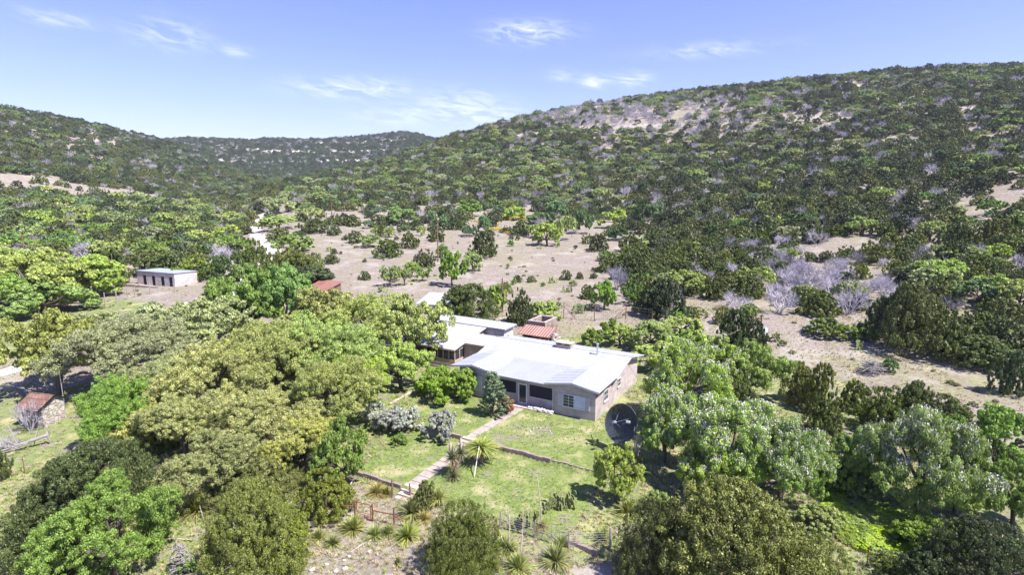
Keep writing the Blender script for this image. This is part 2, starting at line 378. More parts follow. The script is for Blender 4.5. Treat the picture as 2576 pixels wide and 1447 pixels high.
M['tileroof'] = block_mat('tileroof', (.24, .135, .105), (.13, .08, .065), .42, .3, .03, .85, .25)
M['limestone'] = simple('limestone', (.58, .55, .525), .9, .2, 4, bumpd=.02)
M['palestone'] = simple('palestone', (.42, .39, .35), .9, .3, 4)
M['wire'] = simple('wire', (.34, .32, .33), .6, .2, 3)
M['mesh'] = None
M['dish'] = simple('dish', (.045, .050, .065), .5, .3, 3)
M['dishrib'] = simple('dishrib', (.14, .15, .18), .4, .2, 3)
M['dishgrey'] = simple('dishgrey', (.24, .25, .29), .5, .2, 4)
M['transformer'] = simple('transformer', (.62, .64, .68), .4, .1, 4)
M['carpaint'] = simple('carpaint', (.80, .81, .83), .25, .04, 3, spec=.5)
M['tyre'] = simple('tyre', (.02, .02, .02), .85, .2, 6)
M['cactus'] = simple('cactus', (.17, .22, .10), .6, .3, 6, col2=(.22, .22, .08))
M['stalk'] = simple('stalk', (.50, .42, .36), .9, .25, 5)
M['skirt'] = simple('skirt', (.34, .23, .16), .9, .35, 8)
M['yellow'] = simple('yellow', (.55, .40, .04), .7, .25, 6)

def perforated(name, col, frac):
    """fine mesh of the dish: strands and holes"""
    m, N, L, B = nodes(name); tc = N.new('ShaderNodeTexCoord'); B.inputs['Base Color'].default_value = col+(1,); B.inputs['Roughness'].default_value = .5
    n = noise(N, L, tc.outputs['Object'], 60, 1); f = fmath(N, L, 'GREATER_THAN', n, frac)
    tr = N.new('ShaderNodeBsdfTransparent'); mx = N.new('ShaderNodeMixShader'); L.new(f, mx.inputs[0]); L.new(B.outputs[0], mx.inputs[1]); L.new(tr.outputs[0], mx.inputs[2])
    L.new(mx.outputs[0], N['Material Output'].inputs[0]); return m
M['mesh'] = perforated('mesh', (.022, .027, .042), .67)

def ground_mat():
    m, N, L, B = nodes('ground_cover'); tc = N.new('ShaderNodeTexCoord'); v = tc.outputs['Object']
    def A(n):
        a = N.new('ShaderNodeAttribute'); a.attribute_name = n; return a.outputs['Fac']
    n_big = noise(N, L, v, .07, 5); n_mid = noise(N, L, v, .42, 6, .6); n_s = noise(N, L, v, 2.1, 5, .65); n_f = noise(N, L, v, 7.5, 4, .7)
    dry = rgbmix(N, L, ramp(N, L, n_s, .36, .66), (.230, .193, .168), (.395, .343, .305))
    dry = rgbmix(N, L, ramp(N, L, n_f, .38, .66), rgbmix(N, L, 1.0, dry, (.66, .64, .62), 'MULTIPLY'), dry)
    dry = rgbmix(N, L, fmath(N, L, 'MULTIPLY', ramp(N, L, n_mid, .50, .66), .5), dry, (.185, .185, .085))
    dry = rgbmix(N, L, fmath(N, L, 'MULTIPLY', ramp(N, L, n_big, .48, .62), .55), dry, rgbmix(N, L, n_s, (.17, .165, .085), (.30, .275, .17)))
    n_g = noise(N, L, v, .18, 5, .6); dry = rgbmix(N, L, fmath(N, L, 'MULTIPLY', ramp(N, L, n_g, .52, .64), .5), dry, (.40, .36, .325))
    lush = rgbmix(N, L, ramp(N, L, n_s, .34, .66), (.132, .198, .044), (.275, .318, .105))
    lush = rgbmix(N, L, ramp(N, L, n_f, .36, .68), rgbmix(N, L, 1.0, lush, (.62, .66, .6), 'MULTIPLY'), lush)
    lush = rgbmix(N, L, ramp(N, L, n_mid, .50, .68), lush, (.37, .335, .19))
    fl = fmath(N, L, 'ADD', A('lush'), fmath(N, L, 'MULTIPLY', fmath(N, L, 'SUBTRACT', fmath(N, L, 'ADD', fmath(N, L, 'MULTIPLY', n_mid, .6), fmath(N, L, 'MULTIPLY', n_s, .4)), .5), 2.0))
    c = rgbmix(N, L, ramp(N, L, fl, .38, .62), dry, lush)
    # limestone and caliche showing through
    fb = fmath(N, L, 'ADD', A('bare'), fmath(N, L, 'MULTIPLY', fmath(N, L, 'SUBTRACT', fmath(N, L, 'ADD', fmath(N, L, 'MULTIPLY', n_mid, .5), fmath(N, L, 'MULTIPLY', n_s, .5)), .5), 2.2))
    pale = rgbmix(N, L, ramp(N, L, n_f, .35, .65), (.34, .30, .27), (.50, .455, .42))
    c = rgbmix(N, L, ramp(N, L, fb, .50, .66), c, pale)
    L.new(c, B.inputs['Base Color']); B.inputs['Roughness'].default_value = .95; B.inputs['Specular IOR Level'].default_value = .1
    bump(N, L, B, fmath(N, L, 'ADD', n_s, fmath(N, L, 'MULTIPLY', n_f, .5)), .16)
    return m
M['ground'] = ground_mat()
M['caliche'] = simple('caliche', (.50, .455, .42), .95, .12, .8, col2=(.36, .32, .285))

# ------------------------------------------------------------------ ground sheet
FIELD = [(640,560),(700,520),(800,505),(1000,520),(1130,517),(1290,514),(1380,535),(1500,555),(1660,548),(1650,590),(1570,640),(1540,690),(1590,740),(1640,800),(1500,830),(1400,850),(1100,840),(800,770),(700,700),(660,650)]
CLEAR = [(1790,700),(1870,760),(2200,790),(2235,870),(2380,930),(2576,1000),(2700,1040),(2700,1130),(2430,1100),(2330,1010),(2150,970),(2000,910),(1900,870),(1800,800)]
LEFTLAWN = [(-80,800),(140,775),(240,748),(340,735),(420,752),(380,790),(250,800),(90,880),(-80,960)]
LEFTGRASS = [(-300,960),(60,985),(420,1010),(560,1250),(480,1380),(420,1420),(300,1700),(-600,1700)]
MEADOW = [(-100,432),(130,445),(210,468),(350,480),(440,498),(475,507),(350,503),(200,497),(-100,492)]
LIME = [(2080,1240),(2230,1290),(2380,1330),(2390,1400),(2240,1430),(2130,1360)]
BACKYARD = [(1300,800),(1420,790),(1580,800),(1620,850),(1500,870),(1350,860)]
STABLEGR = [(300,700),(560,690),(560,770),(480,780),(330,740)]
WP = {k: wpoly(v) for k, v in dict(field=FIELD, clear=CLEAR, ll=LEFTLAWN, lg=LEFTGRASS, meadow=MEADOW, lime=LIME, by=BACKYARD, st=STABLEGR).items()}
def soft(x, y, poly, w):
    s = 0
    for dx, dy in ((0, 0), (w, 0), (-w, 0), (0, w), (0, -w)): s = s + inpoly(x+dx, y+dy, poly)
    return s/5.0
def make_ground():
    na, nr = 620, 620
    az = np.linspace(-1.35, 1.35, na); rr = np.concatenate([np.geomspace(4, 24, 40, endpoint=False), np.linspace(24, 62, 200, endpoint=False), np.geomspace(62, 2600, nr-240)])
    Aa, Rr = np.meshgrid(az, rr, indexing='ij'); X = Rr*np.sin(Aa); Y = Rr*np.cos(Aa); Z = height(X, Y)
    v = np.stack([X, Y, Z], -1).reshape(-1, 3)
    i, j = np.meshgrid(np.arange(na-1), np.arange(nr-1), indexing='ij'); b = (i*nr+j).ravel()
    f = np.stack([b, b+1, b+nr+1, b+nr], -1)
    me = bpy.data.meshes.new('ground'); me.vertices.add(len(v)); me.vertices.foreach_set('co', v.ravel())
    me.loops.add(len(f)*4); me.loops.foreach_set('vertex_index', f.ravel().astype(np.int32)[:])
    me.polygons.add(len(f)); me.polygons.foreach_set('loop_start', np.arange(0, len(f)*4, 4, dtype=np.int32)); me.polygons.foreach_set('loop_total', np.full(len(f), 4, np.int32))
    me.polygons.foreach_set('use_smooth', np.ones(len(f), bool)); me.update(); me.validate()
    x, y = X.ravel(), Y.ravel(); u, w = uv_of(x, y); r = np.hypot(x, y)
    lush = np.full(len(x), .30); bare = np.full(len(x), .12)
    near = r < 80
    lush[near] = .56
    lush = np.maximum(lush, .68*soft(x, y, WP['ll'], 3)); lush = np.maximum(lush, .60*soft(x, y, WP['lg'], 2)); lush = np.maximum(lush, .95*soft(x, y, WP['lime'], 1.5)); lush = np.maximum(lush, .78*soft(x, y, WP['by'], 2))
    yard = sstep(-26, -20, u)*(1-sstep(4, 6, u))*sstep(-17.4, -17, w)*(1-sstep(3, 5, w)); lush = np.maximum(lush, .70*yard)
    worn = np.exp(-((u+4.5)/2.6)**2-((w+5)/2.0)**2); lush = lush-.22*worn
    low = sstep(-15, -13, u)*(1-sstep(10, 14, u))*(1-sstep(-19.5, -17.2, w)); lush = lush*(1-low)+.10*low; bare = bare+.16*low
    fl = soft(x, y, WP['field'], 6); lush = lush*(1-fl)+.10*fl; bare = bare+.10*fl
    cl = soft(x, y, WP['clear'], 4); lush = lush*(1-cl)+.24*cl; bare = bare+.04*cl
    stg = soft(x, y, WP['st'], 4); lush = lush*(1-stg)+.2*stg
    md = soft(x, y, WP['meadow'], 8); lush = lush*(1-md)+.12*md; bare = bare+.30*md
    far = sstep(90, 220, r); fo = far*(1-fl)*(1-md); lush = lush*(1-fo)+.16*fo; bare = bare+.12*fo
    zz = Z.ravel(); strata = np.maximum(0, np.sin(zz/4.3+fbm(x/120, y/120)*3))**3; bare = bare+.32*strata*sstep(25, 40, zz)
    mesa = sstep(900, 1050, r); bare = bare+.42*mesa*sstep(45, 70, zz)*(1-sstep(105, 125, zz))
    rh = np.exp(-((np.arctan2(x, y)-_az_of(1640))/.16)**2)*sstep(60, 80, zz)*(1-sstep(105, 118, zz))*(r < 700); bare = bare+.22*rh
    for n, d in (('lush', lush), ('bare', bare)):
        a = me.attributes.new(n, 'FLOAT', 'POINT'); a.data.foreach_set('value', d.astype(np.float32))
    me.materials.append(M['ground']); o = link('ground', me); o['kind'] = 'structure'
make_ground()
def strip(name, pts, w, mat, lift=.03, kind='structure'):
    P_ = []
    for i in range(len(pts)-1):
        a, b = Vector(pts[i][:2]), Vector(pts[i+1][:2]); n = max(2, int((b-a).length/1.0))
        for k in range(n): P_.append(a.lerp(b, k/n))
    P_.append(Vector(pts[-1][:2]))
    for _ in range(6): P_ = [P_[0]]+[(P_[i-1]+P_[i]*2+P_[i+1])/4 for i in range(1, len(P_)-1)]+[P_[-1]]
    m = MB(); nc = 5
    for i, p in enumerate(P_):
        d = (P_[min(i+1, len(P_)-1)]-P_[max(i-1, 0)]).normalized(); q = Vector((d.y, -d.x)); ww = w*(1+.18*math.sin(i*.7)+.1*math.sin(i*1.9))
        for k in range(nc):
            s = p+q*ww*(k/(nc-1)-.5); m.v.append((s.x, s.y, gz(s.x, s.y)+lift))
    for i in range(len(P_)-1):
        for k in range(nc-1): a = i*nc+k; m.f.append((a, a+1, a+nc+1, a+nc))
    o = m.build(name, mat, smooth=True); o['kind'] = kind; return o
strip('road', [ground(*p) for p in ((560,800),(600,735),(640,690),(668,655),(690,632),(668,612),(648,596),(640,580),(646,560),(668,540),(700,512),(716,490))], 4.6, M['caliche'], .10)
strip('dirt_road', [ground(*p) for p in ((-260,985),(-60,955),(45,932),(110,905))], 3.0, M['caliche'], .05)

# ------------------------------------------------------------------ the ranch house
def seams(m, a0, a1, b0, b1, n, h=.035, w=.05):
    """standing seams between edge a0-a1 and edge b0-b1 of a roof plane"""
    a0, a1, b0, b1 = map(Vector, (a0, a1, b0, b1))
    for i in range(1, n):
        p = a0.lerp(a1, i/n); q = b0.lerp(b1, i/n); d = (q-p).normalized(); s = d.cross(Vector((0, 0, 1))).normalized()*w/2; k = Vector((0, 0, h))
        m.quad(p-s, q-s, q-s+k, p-s+k); m.quad(p-s+k, q-s+k, q+s+k, p+s+k); m.quad(p+s+k, q+s+k, q+s, p+s); m.quad(p-s, p-s+k, p+s+k, p+s)
def window(parent, name, u0, u1, v, z0, z1, nx=2, nz=2, mat='glass', side=0, fr=.07):
    """framed window; side 0 faces -v, side 1 faces +u at u = v"""
    def bx(m, a0, a1, d0, d1, c0, c1):
        if side == 0: m.box(a0, a1, v-d1, v-d0, c0, c1)
        else: m.box(v+d0, v+d1, a0, a1, c0, c1)
    f = MB(); bx(f, u0-fr, u0, 0, .07, z0-fr, z1+fr); bx(f, u1, u1+fr, 0, .07, z0-fr, z1+fr); bx(f, u0, u1, 0, .07, z1, z1+fr); bx(f, u0-.05, u1+.05, 0, .13, z0-fr-.02, z0)
    w = f.build(name, M['white'], parent)
    g = MB(); bx(g, u0, u1, .005, .02, z0, z1); g.build('pane', M[mat], w)
    mu = MB()
    for i in range(1, nx): c = u0+(u1-u0)*i/nx; bx(mu, c-.02, c+.02, .02, .05, z0, z1)
    for i in range(1, nz): c = z0+(z1-z0)*i/nz; bx(mu, u0, u1, .02, .045, c-.015, c+.015)
    if mu.v: mu.build('muntin', M['white'], w)
    return w
def build_house():
    H = thing('ranch_house', 'long single-storey grey block ranch house with pale metal roof and screened front porch', 'house', (OX, OY, 0), -YAW)
    wm = MB(); WH = 2.93
    wm.box(-4.3, 0, 0, 13.0, -.3, WH); wm.box(-15.3, -11.7, 0, 13.0, -.3, WH); wm.box(-11.7, -4.3, 3.0, 12.997, -.3, WH)
    for (a, b, rz) in ((-4.3, 0, -2.3), (-15.3, -11.7, -13.5)):
        rr = 3.44; wm.v += [(a, 0, WH), (b, 0, WH), (b, 0, 2.99), (rz, 0, rr), (a, 0, 2.99), (a, .2, WH), (b, .2, WH), (b, .2, 2.99), (rz, .2, rr), (a, .2, 2.99)]
        k = len(wm.v)-10; wm.f += [(k, k+1, k+2, k+3, k+4), (k+9, k+8, k+7, k+6, k+5), (k+1, k+6, k+7, k+2), (k, k+4, k+9, k+5)]
    for s, x0 in ((1, -.2), (0, -15.3)):                              # end gables under the long ridge
        k = len(wm.v); wm.v += [(x, yy, z) for x in (x0, x0+.2) for (yy, z) in ((4.5, WH), (13.0, WH), (13.0, 2.97), (8.95, 3.88), (4.5, 2.97))]
        wm.f += [(k, k+1, k+2, k+3, k+4), (k+9, k+8, k+7, k+6, k+5)]
    wm.build('wall', M['block'], H)
    pw = MB(); V0, V1 = .35, .55                                       # porch front
    pw.box(-11.7, -8.42, V0, V1, 0, .98); pw.box(-7.38, -4.3, V0, V1, 0, .98); pw.box(-11.7, -4.3, V0, V1, 2.36, 2.86)
    for a, b in ((-11.7, -11.45), (-8.6, -8.42), (-7.38, -7.2), (-4.55, -4.3)): pw.box(a, b, V0+.003, V1, .98, 2.36)
    pw.box(-8.42, -7.38, V0+.002, V1, 2.26, 2.36)
    pw.build('porch_wall', M['block'], H)
    for a, b in ((-11.45, -8.6), (-7.2, -4.55)):
        s = MB(); s.box(a, b, V0+.07, V0+.09, 1.0, 2.36); so_ = s.build('porch_screen', M['screen'], H)
        f = MB(); f.box(a-.0, b+.0, V0-.05, V0+.06, .98, 1.05); f.box(a, a+.05, V0-.02, V0+.06, 1.05, 2.36); f.box(b-.05, b, V0-.02, V0+.06, 1.05, 2.36); f.box(a+.05, b-.05, V0-.02, V0+.06, 2.31, 2.36); f.build('screen_frame', M['trim'], so_)
    d = MB()
    for bx in ((-8.42, -8.29, .12, 2.26), (-7.51, -7.38, .12, 2.26)): d.box(bx[0], bx[1], V0-.03, V0+.06, bx[2], bx[3])
    d.box(-8.29, -7.51, V0-.03, V0+.06, 2.12, 2.26); d.box(-8.29, -7.51, V0-.03, V0+.06, .12, .3)
    do = d.build('door', M['white'], H)
    MB().box(-8.29, -7.51, V0+.0, V0+.03, .3, 2.12).build('glass', M['glass'], do)
    MB().box(-8.33, -8.30, V0-.08, V0-.03, 1.05, 1.22).build('handle', M['galv'], do)
    # big window with shutters on the right wing, curtained window on the left wing, small ones on the end wall
    w = window(H, 'window', -3.25, -1.1, 0, .98, 2.12, 4, 4)
    MB().box(-2.16, -1.1, -.055, -.052, .98, 2.12).build('curtain', M['curtain'], w)
    for a, b in ((-3.82, -3.36), (-.99, -.53)):
        s = MB(); s.box(a, b, -.05, 0, .92, 2.2)
        for i in range(14): z = 1.0+i*.084; s.box(a+.06, b-.06, -.075, -.05, z, z+.05)
        s.build('shutter', M['trim'], H)
    w = window(H, 'window', -14.5, -12.6, 0, .9, 2.2, 2, 2); MB().box(-14.0, -12.62, -.06, -.05, .7, 2.15).build('curtain', M['curtain'], w)
    window(H, 'window', 6.2, 7.0, 0, 1.4, 2.2, 1, 2, side=1); window(H, 'window', 2.2, 3.2, 0, 1.2, 2.2, 2, 2, side=1)
    # patio slab, downspout
    MB().box(-8.7, -4.2, -.62, .34, -.1, .13).build('patio_slab', M['concrete'], H)
    ds = MB().tube([(-4.36, -.32, 2.9), (-4.36, -.2, 2.7), (-4.36, -.06, 2.5), (-4.36, -.06, .1), (-4.36, -.25, .05)], .05, 8); ds.build('downspout', M['trim'], H)
    # roofs
    m = MB(); m.slab([(.6, 4.3, 3.02), (.6, 8.95, 4.0), (-16.1, 8.95, 4.0), (-16.1, 4.3, 3.02)], .12); m.slab([(-16.1, 8.95, 4.001), (.6, 8.95, 4.001), (.6, 13.5, 3.02), (-16.1, 13.5, 3.02)], .12)
    seams(m, (-16.1, 4.31, 3.02), (.6, 4.31, 3.02), (-16.1, 8.94, 4.0), (.6, 8.94, 4.0), 28, .03); seams(m, (-16.1, 8.96, 4.0), (.6, 8.96, 4.0), (-16.1, 13.5, 3.02), (.6, 13.5, 3.02), 28, .03)
    m.box(-16.12, .62, 8.86, 9.04, 3.985, 4.03)
    R = m.build('roof', M['roof'], H)
    m = MB(); m.slab([(-12.0, -.3, 2.955), (-4.8, -.3, 2.955), (-4.4, 5.15, 3.19), (-12.0, 5.15, 3.19)], .08); seams(m, (-12.0, -.29, 2.955), (-4.8, -.29, 2.955), (-12.0, 5.14, 3.19), (-4.4, 5.14, 3.19), 13, .03)
    m.build('porch_roof', M['greyroof'], H)
    for (rz, el, er) in ((-2.3, -5.15, .48), (-13.5, -16.2, -11.05)):
        m = MB(); zr = 3.53; sl = .172; zl = zr-sl*(rz-el); zz = zr-sl*(er-rz)
        vl = 4.45+(zl-3.05)/.211; vr = 4.45+(zz-3.05)/.211; vt = 4.45+(zr-3.05)/.211
        m.slab([(rz, -.38, zr), (rz, vt+.02, zr), (el, vl, zl), (el, -.38, zl)], .09); m.slab([(rz, -.38, zr+.001), (er, -.38, zz), (er, vr, zz), (rz, vt+.02, zr+.001)], .09)
        seams(m, (rz, -.3, zr), (rz, vl, zr), (el, -.3, zl), (el, vl, zl), 9, .03); seams(m, (rz, -.3, zr), (rz, vr, zr), (er, -.3, zz), (er, vr, zz), 9, .03)
        m.tube([(rz, -.38, zr+.01), (rz, vt, zr+.01)], .05, 6)
        g = m.build('gable_roof', M['gableroof'], H)
        f = MB(); f.slab([(el, -.41, zl+.02), (rz, -.41, zr+.02), (rz, -.385, zr+.02), (el, -.385, zl+.02)], .2); f.slab([(rz, -.41, zr+.02), (er, -.41, zz+.02), (er, -.385, zz+.02), (rz, -.385, zr+.02)], .2); f.build('fascia', M['trim'], g)
    g = MB(); g.box(-11.02, -5.18, -.41, -.31, 2.83, 2.95); g.build('gutter', M['trim'], H)
    # chimney and flue
    c = MB(); c.box(-8.1, -6.3, 8.55, 9.4, 3.7, 4.28); c.box(-8.1, -7.95, 8.55, 9.4, 4.28, 4.46); c.box(-6.45, -6.3, 8.55, 9.4, 4.28, 4.46); c.box(-7.35, -7.1, 8.55, 9.4, 4.28, 4.46)
    ch = c.build('chimney', M['brick'], R); MB().box(-8.2, -6.2, 8.45, 9.5, 4.46, 4.56).build('chimney_cap', M['concrete'], ch); MB().box(-7.95, -6.45, 8.8, 9.2, 4.281, 4.459).build('flue_opening', M['dark'], ch)
    p = MB().tube([(-3.05, 8.3, 3.7), (-3.05, 8.3, 5.05)], .09, 10).tube([(-3.05, 8.3, 5.0), (-3.05, 8.3, 5.15)], .16, 10); p.build('vent_pipe', M['galv'], R)
build_house()
def build_wing():
    H = thing('guest_wing', 'cream-roofed rear wing of the house with glassed sunroom, half covered by an oak', 'house', (OX, OY, 0), -YAW)
    z = lambda v: 2.30+(v-6.5)*.163
    w = MB()
    w.box(-29.5, -20.9, 9.0, 17.0, -.2, 2.55); w.box(-20.9, -15.9, 9.0, 11.3, -.2, 2.55)                       # main wing and link
    w.box(-25.2, -20.8, 6.9, 9.0, -.2, .85); w.box(-25.2, -20.8, 6.9, 7.0, 1.95, 2.28); w.box(-20.88, -20.78, 7.0, 9.0, 1.95, 2.42)
    for u in (-25.2, -24.3, -23.45, -22.6, -21.75, -20.92): w.box(u, u+.12, 6.9, 7.02, .85, 1.95)
    w.box(-20.9, -20.78, 7.9, 8.02, .85, 1.95)
    k = len(w.v); w.v += [(-20.77, 6.85, 2.28), (-20.77, 9.0, 2.28), (-20.77, 9.0, 2.66), (-20.77, 6.85, 2.3)]; w.f.append((k, k+1, k+2, k+3))
    k = len(w.v); w.v += [(-20.9, 11.3, 2.5), (-20.9, 13.7, 2.5), (-20.9, 13.7, 3.36), (-20.9, 11.3, 3.0)]; w.f.append((k, k+1, k+2, k+3))
    w.build('wall', M['siding'], H)
    for i, u in enumerate((-25.08, -24.18, -23.33, -22.48, -21.63)):
        if i == 0: MB().box(u, u+.75, 6.95, 6.97, .1, 1.95).build('door', M['dark'], H)
        else: MB().box(u, u+.71, 6.95, 6.97, .85, 1.95).build('window', M['glass'], H)
    MB().box(-20.85, -20.83, 7.03, 7.88, .85, 1.95).build('window', M['glass'], H); MB().box(-20.85, -20.83, 8.04, 8.98, .85, 1.95).build('window', M['glass'], H)
    window(H, 'window', -18.3, -17.2, 9.0, 1.1, 2.1, 1, 2)
    m = MB(); m.slab([(-29.8, 6.5, z(6.5)), (-20.5, 6.5, z(6.5)), (-20.5, 8.7, z(8.7)), (-20.5, 13.75, z(13.75)), (-29.8, 13.75, z(13.75))], .1)
    m.slab([(-20.499, 8.7, z(8.7)-.002), (-15.4, 8.7, z(8.7)-.002), (-16.6, 11.7, z(11.7)-.002), (-20.499, 11.7, z(11.7)-.002)], .1)
    seams(m, (-29.8, 6.52, z(6.5)), (-20.5, 6.52, z(6.5)), (-29.8, 13.7, z(13.7)), (-20.5, 13.7, z(13.7)), 27, .045, .07); seams(m, (-20.5, 8.72, z(8.7)), (-15.6, 8.72, z(8.7)), (-20.5, 11.68, z(11.7)), (-16.6, 11.68, z(11.7)), 12, .045, .07)
    R = m.build('roof', M['wingroof'], H); MB().box(-29.8, -20.48, 6.44, 6.5, z(6.5)-.2, z(6.5)-.01).build('fascia', M['tanwood'], R); MB().box(-20.48, -16.2, 8.64, 8.7, z(8.7)-.2, z(8.7)-.01).build('fascia', M['tanwood'], R)
    b = MB(); b.box(-29.3, -18.1, 14.2, 16.6, -.2, 3.38); b.build('white_block_wall', M['whitewall'], H)
    m = MB(); m.slab([(-29.8, 13.8, 3.62), (-17.7, 13.8, 3.56), (-17.7, 17.0, 3.60), (-29.8, 17.0, 3.66)], .14); seams(m, (-29.8, 13.82, 3.62), (-17.7, 13.82, 3.56), (-29.8, 17, 3.66), (-17.7, 17, 3.60), 22, .03)
    m.build('flat_roof', M['roof'], H); MB().box(-18.1, -18.06, 15.0, 15.45, .9, 2.4).build('shutter', M['dark'], H)
build_wing()
def picket_fence():
    t = thing('picket_fence', 'short grey picket railing below the sunroom windows of the rear wing', 'fence', loc(-24.6, 5.6, .0), -YAW)
    p = MB()
    for i in range(26): p.box(i*.16, i*.16+.07, 0, .03, 0, .85+.04*math.sin(i*2.3))
    p.build('picket', M['greywood'], t); r = MB(); r.box(0, 4.1, .03, .07, .6, .68); r.box(0, 4.1, .03, .07, .15, .23); r.build('rail', M['greywood'], t)
picket_fence()
# walkway, steps and retaining walls of the terraced front yard
def yard_walls():
    def L2(m, u0, u1, v0, v1, z0, z1):
        b = len(m.v)
        for z in (z0, z1):
            for v in (v0, v1):
                for u in (u0, u1): m.v.append(tuple(loc(u, v, z)))
        m.f += [tuple(b+i for i in f) for f in ((0, 2, 3, 1), (4, 5, 7, 6), (0, 1, 5, 4), (2, 6, 7, 3), (0, 4, 6, 2), (1, 3, 7, 5))]
    m = MB()
    for i in range(9):
        v0 = -.65-i*.9; L2(m, -8.42-.04*i, -7.25-.09*i, v0-.87, v0, -.12, .045+.012*(i % 2))
    o = m.build('path', M['slab']); o['kind'] = 'structure'
    m = MB()
    for i in range(8): v0 = -9.9-i*.88; L2(m, -8.9, -7.85, v0-.85, v0, -.8, -.50-.018*i)
    o = m.build('lower_path', M['slab']); o['kind'] = 'structure'
    st = thing('steps', 'short flight of concrete steps through the upper garden wall', 'steps', loc(-8.3, W1, -.3)); st['kind'] = 'thing'
    def steps(v, z, n, lab):
        m = MB()
        for i in range(n): m.box(-.62, .62, -(i+1)*.36, -i*.36 if i == 0 else -i*.36, -.6, -.17*(i+1)+.17)
        o = m.build('garden_steps', M['concrete']); o.location = loc(-8.35, v, z); o.rotation_euler = (0, 0, -YAW); tag(o, lab, 'steps')
    bpy.data.objects.remove(st)
    steps(W1+.12, .03, 3, 'short concrete steps cutting through the upper garden wall by the silver bush'); steps(W2+.5, -.62, 4, 'concrete steps at the lower end of the walk beside the trunked yucca')
    def rwall(lab, segs):
        t = thing('retaining_wall', lab, 'wall', loc(segs[0][0], segs[0][2]), -YAW)
        for (u0, u1, v, z0, z1) in segs:
            m = MB(); n = max(2, int((u1-u0)/.7))
            for i in range(n):
                a, b = u0+(u1-u0)*i/n-segs[0][0], u0+(u1-u0)*(i+1)/n-segs[0][0]; k = .03*math.sin(i*1.7+u0)
                m.box(a, b-.012, v-segs[0][2]-.14+k*.5, v-segs[0][2]+.12+k*.5, z0, z1+k)
            m.build('course', M['retaining'], t)
    rwall('low dark stone wall along the upper lawn left of the front walk', [(-14.2, -9.1, W1, -.75, .05)])
    rwall('dark stone retaining wall below the lawn in front of the house', [(-6.9, -.4, W1, -.8, .06), (-.35, 3.6, W1+.1, -.8, -.03)])
    rwall('lower concrete block wall beside the bottom garden steps', [(-13.6, -9.05, W2, -1.35, -.60)])
    rwall('rough stone edging at the foot of the lawn behind the wire fence', [(-1.6, 6.8, W2+.1, -1.5, -.72)])
    m = MB(); a, b = ground(980, 1019), ground(1040, 986); d = (b-a); n = 8
    for i in range(n):
        p = a.lerp(b, i/n); q = a.lerp(b, (i+.96)/n); s = Vector((-d.y, d.x, 0)).normalized()*.13
        m.slab([(p-s)+Vector((0, 0, .14)), (p+s)+Vector((0, 0, .14)), (q+s)+Vector((0, 0, .14)), (q-s)+Vector((0, 0, .14))], .3)
    tag(m.build('garden_curb', M['concrete']), 'thin concrete curb crossing the grass left of the round green bush', 'curb')
yard_walls()
def white_rocks():
    rr = random.Random(3)
    for i in range(17):
        u = -6.8+i*.155+rr.uniform(-.05, .05); v = -.42+rr.uniform(-.14, .2); r = rr.uniform(.11, .2)
        o = MB().rock((0, 0, 0), r, i, .75).build('white_rock', M['limestone'], smooth=True); o.location = loc(u, v, .13+r*.55); tag(o, 'white limestone rock lined up on the porch slab under the right screen', 'rock', 'white rocks on the porch slab')
    for i in range(9):
        a = i/11*2*pi+rr.uniform(-.25, .25); p = loc(-3.4+1.0*math.cos(a), -4.6+.75*math.sin(a)); r = rr.uniform(.06, .11)
        o = MB().rock((0, 0, 0), r, i+40, .7).build('ring_stone', M['palestone'], smooth=True); o.location = (p.x, p.y, gz(p.x, p.y)+r*.3); tag(o, 'small pale stone of the broken ring on the upper lawn', 'stone', 'stone ring on the lawn')
    for i, (x, y) in enumerate(((785,1437),(822,1422),(866,1412),(878,1402),(868,1433),(845,1440),(1337,1366),(930,1390),(540,1405),(565,1400))):
        p = ground(x, y); r = rr.uniform(.1, .2); o = MB().rock((0, 0, 0), r, i+70, .55).build('field_rock', M['limestone'], smooth=True); o.location = p+Vector((0, 0, r*.25))
        tag(o, 'flat pale rock on the bare ground below the red gate', 'rock', 'pale rocks on the bare slope')
white_rocks()

# ------------------------------------------------------------------ outbuildings
def box_shed(name, lab, cat, corner, yaw, wu, wv, h0, h1, wall, roof, ov=.3, doors=(), base=-.6, roof_kind='mono'):
    """corner = front left corner; front faces -v"""
    H = thing(name, lab, cat, corner, yaw); w = MB()
    k = 0; w.v += [(x, y, z) for (x, y, z) in ((0, 0, base), (wu, 0, base), (wu, wv, base), (0, wv, base), (0, 0, h0), (wu, 0, h0), (wu, wv, h1), (0, wv, h1))]
    w.f += [(0, 1, 5, 4), (1, 2, 6, 5), (2, 3, 7, 6), (3, 0, 4, 7), (4, 5, 6, 7)]
    w.build('wall', M[wall], H); s = (h1-h0)/wv
    m = MB(); m.slab([(-ov, -ov, h0-s*ov+.1), (wu+ov, -ov, h0-s*ov+.1), (wu+ov, wv+ov, h1+s*ov+.1), (-ov, wv+ov, h1+s*ov+.1)], .09)
    seams(m, (-ov, -ov, h0-s*ov+.1), (wu+ov, -ov, h0-s*ov+.1), (-ov, wv+ov, h1+s*ov+.1), (wu+ov, wv+ov, h1+s*ov+.1), max(4, int(wu/.7)), .03)
    m.build('roof', M[roof], H)
    for (a, b, z0, z1) in doors: MB().box(a, b, -.02, .03, z0, z1).build('doorway', M['dark'], H)
    return H
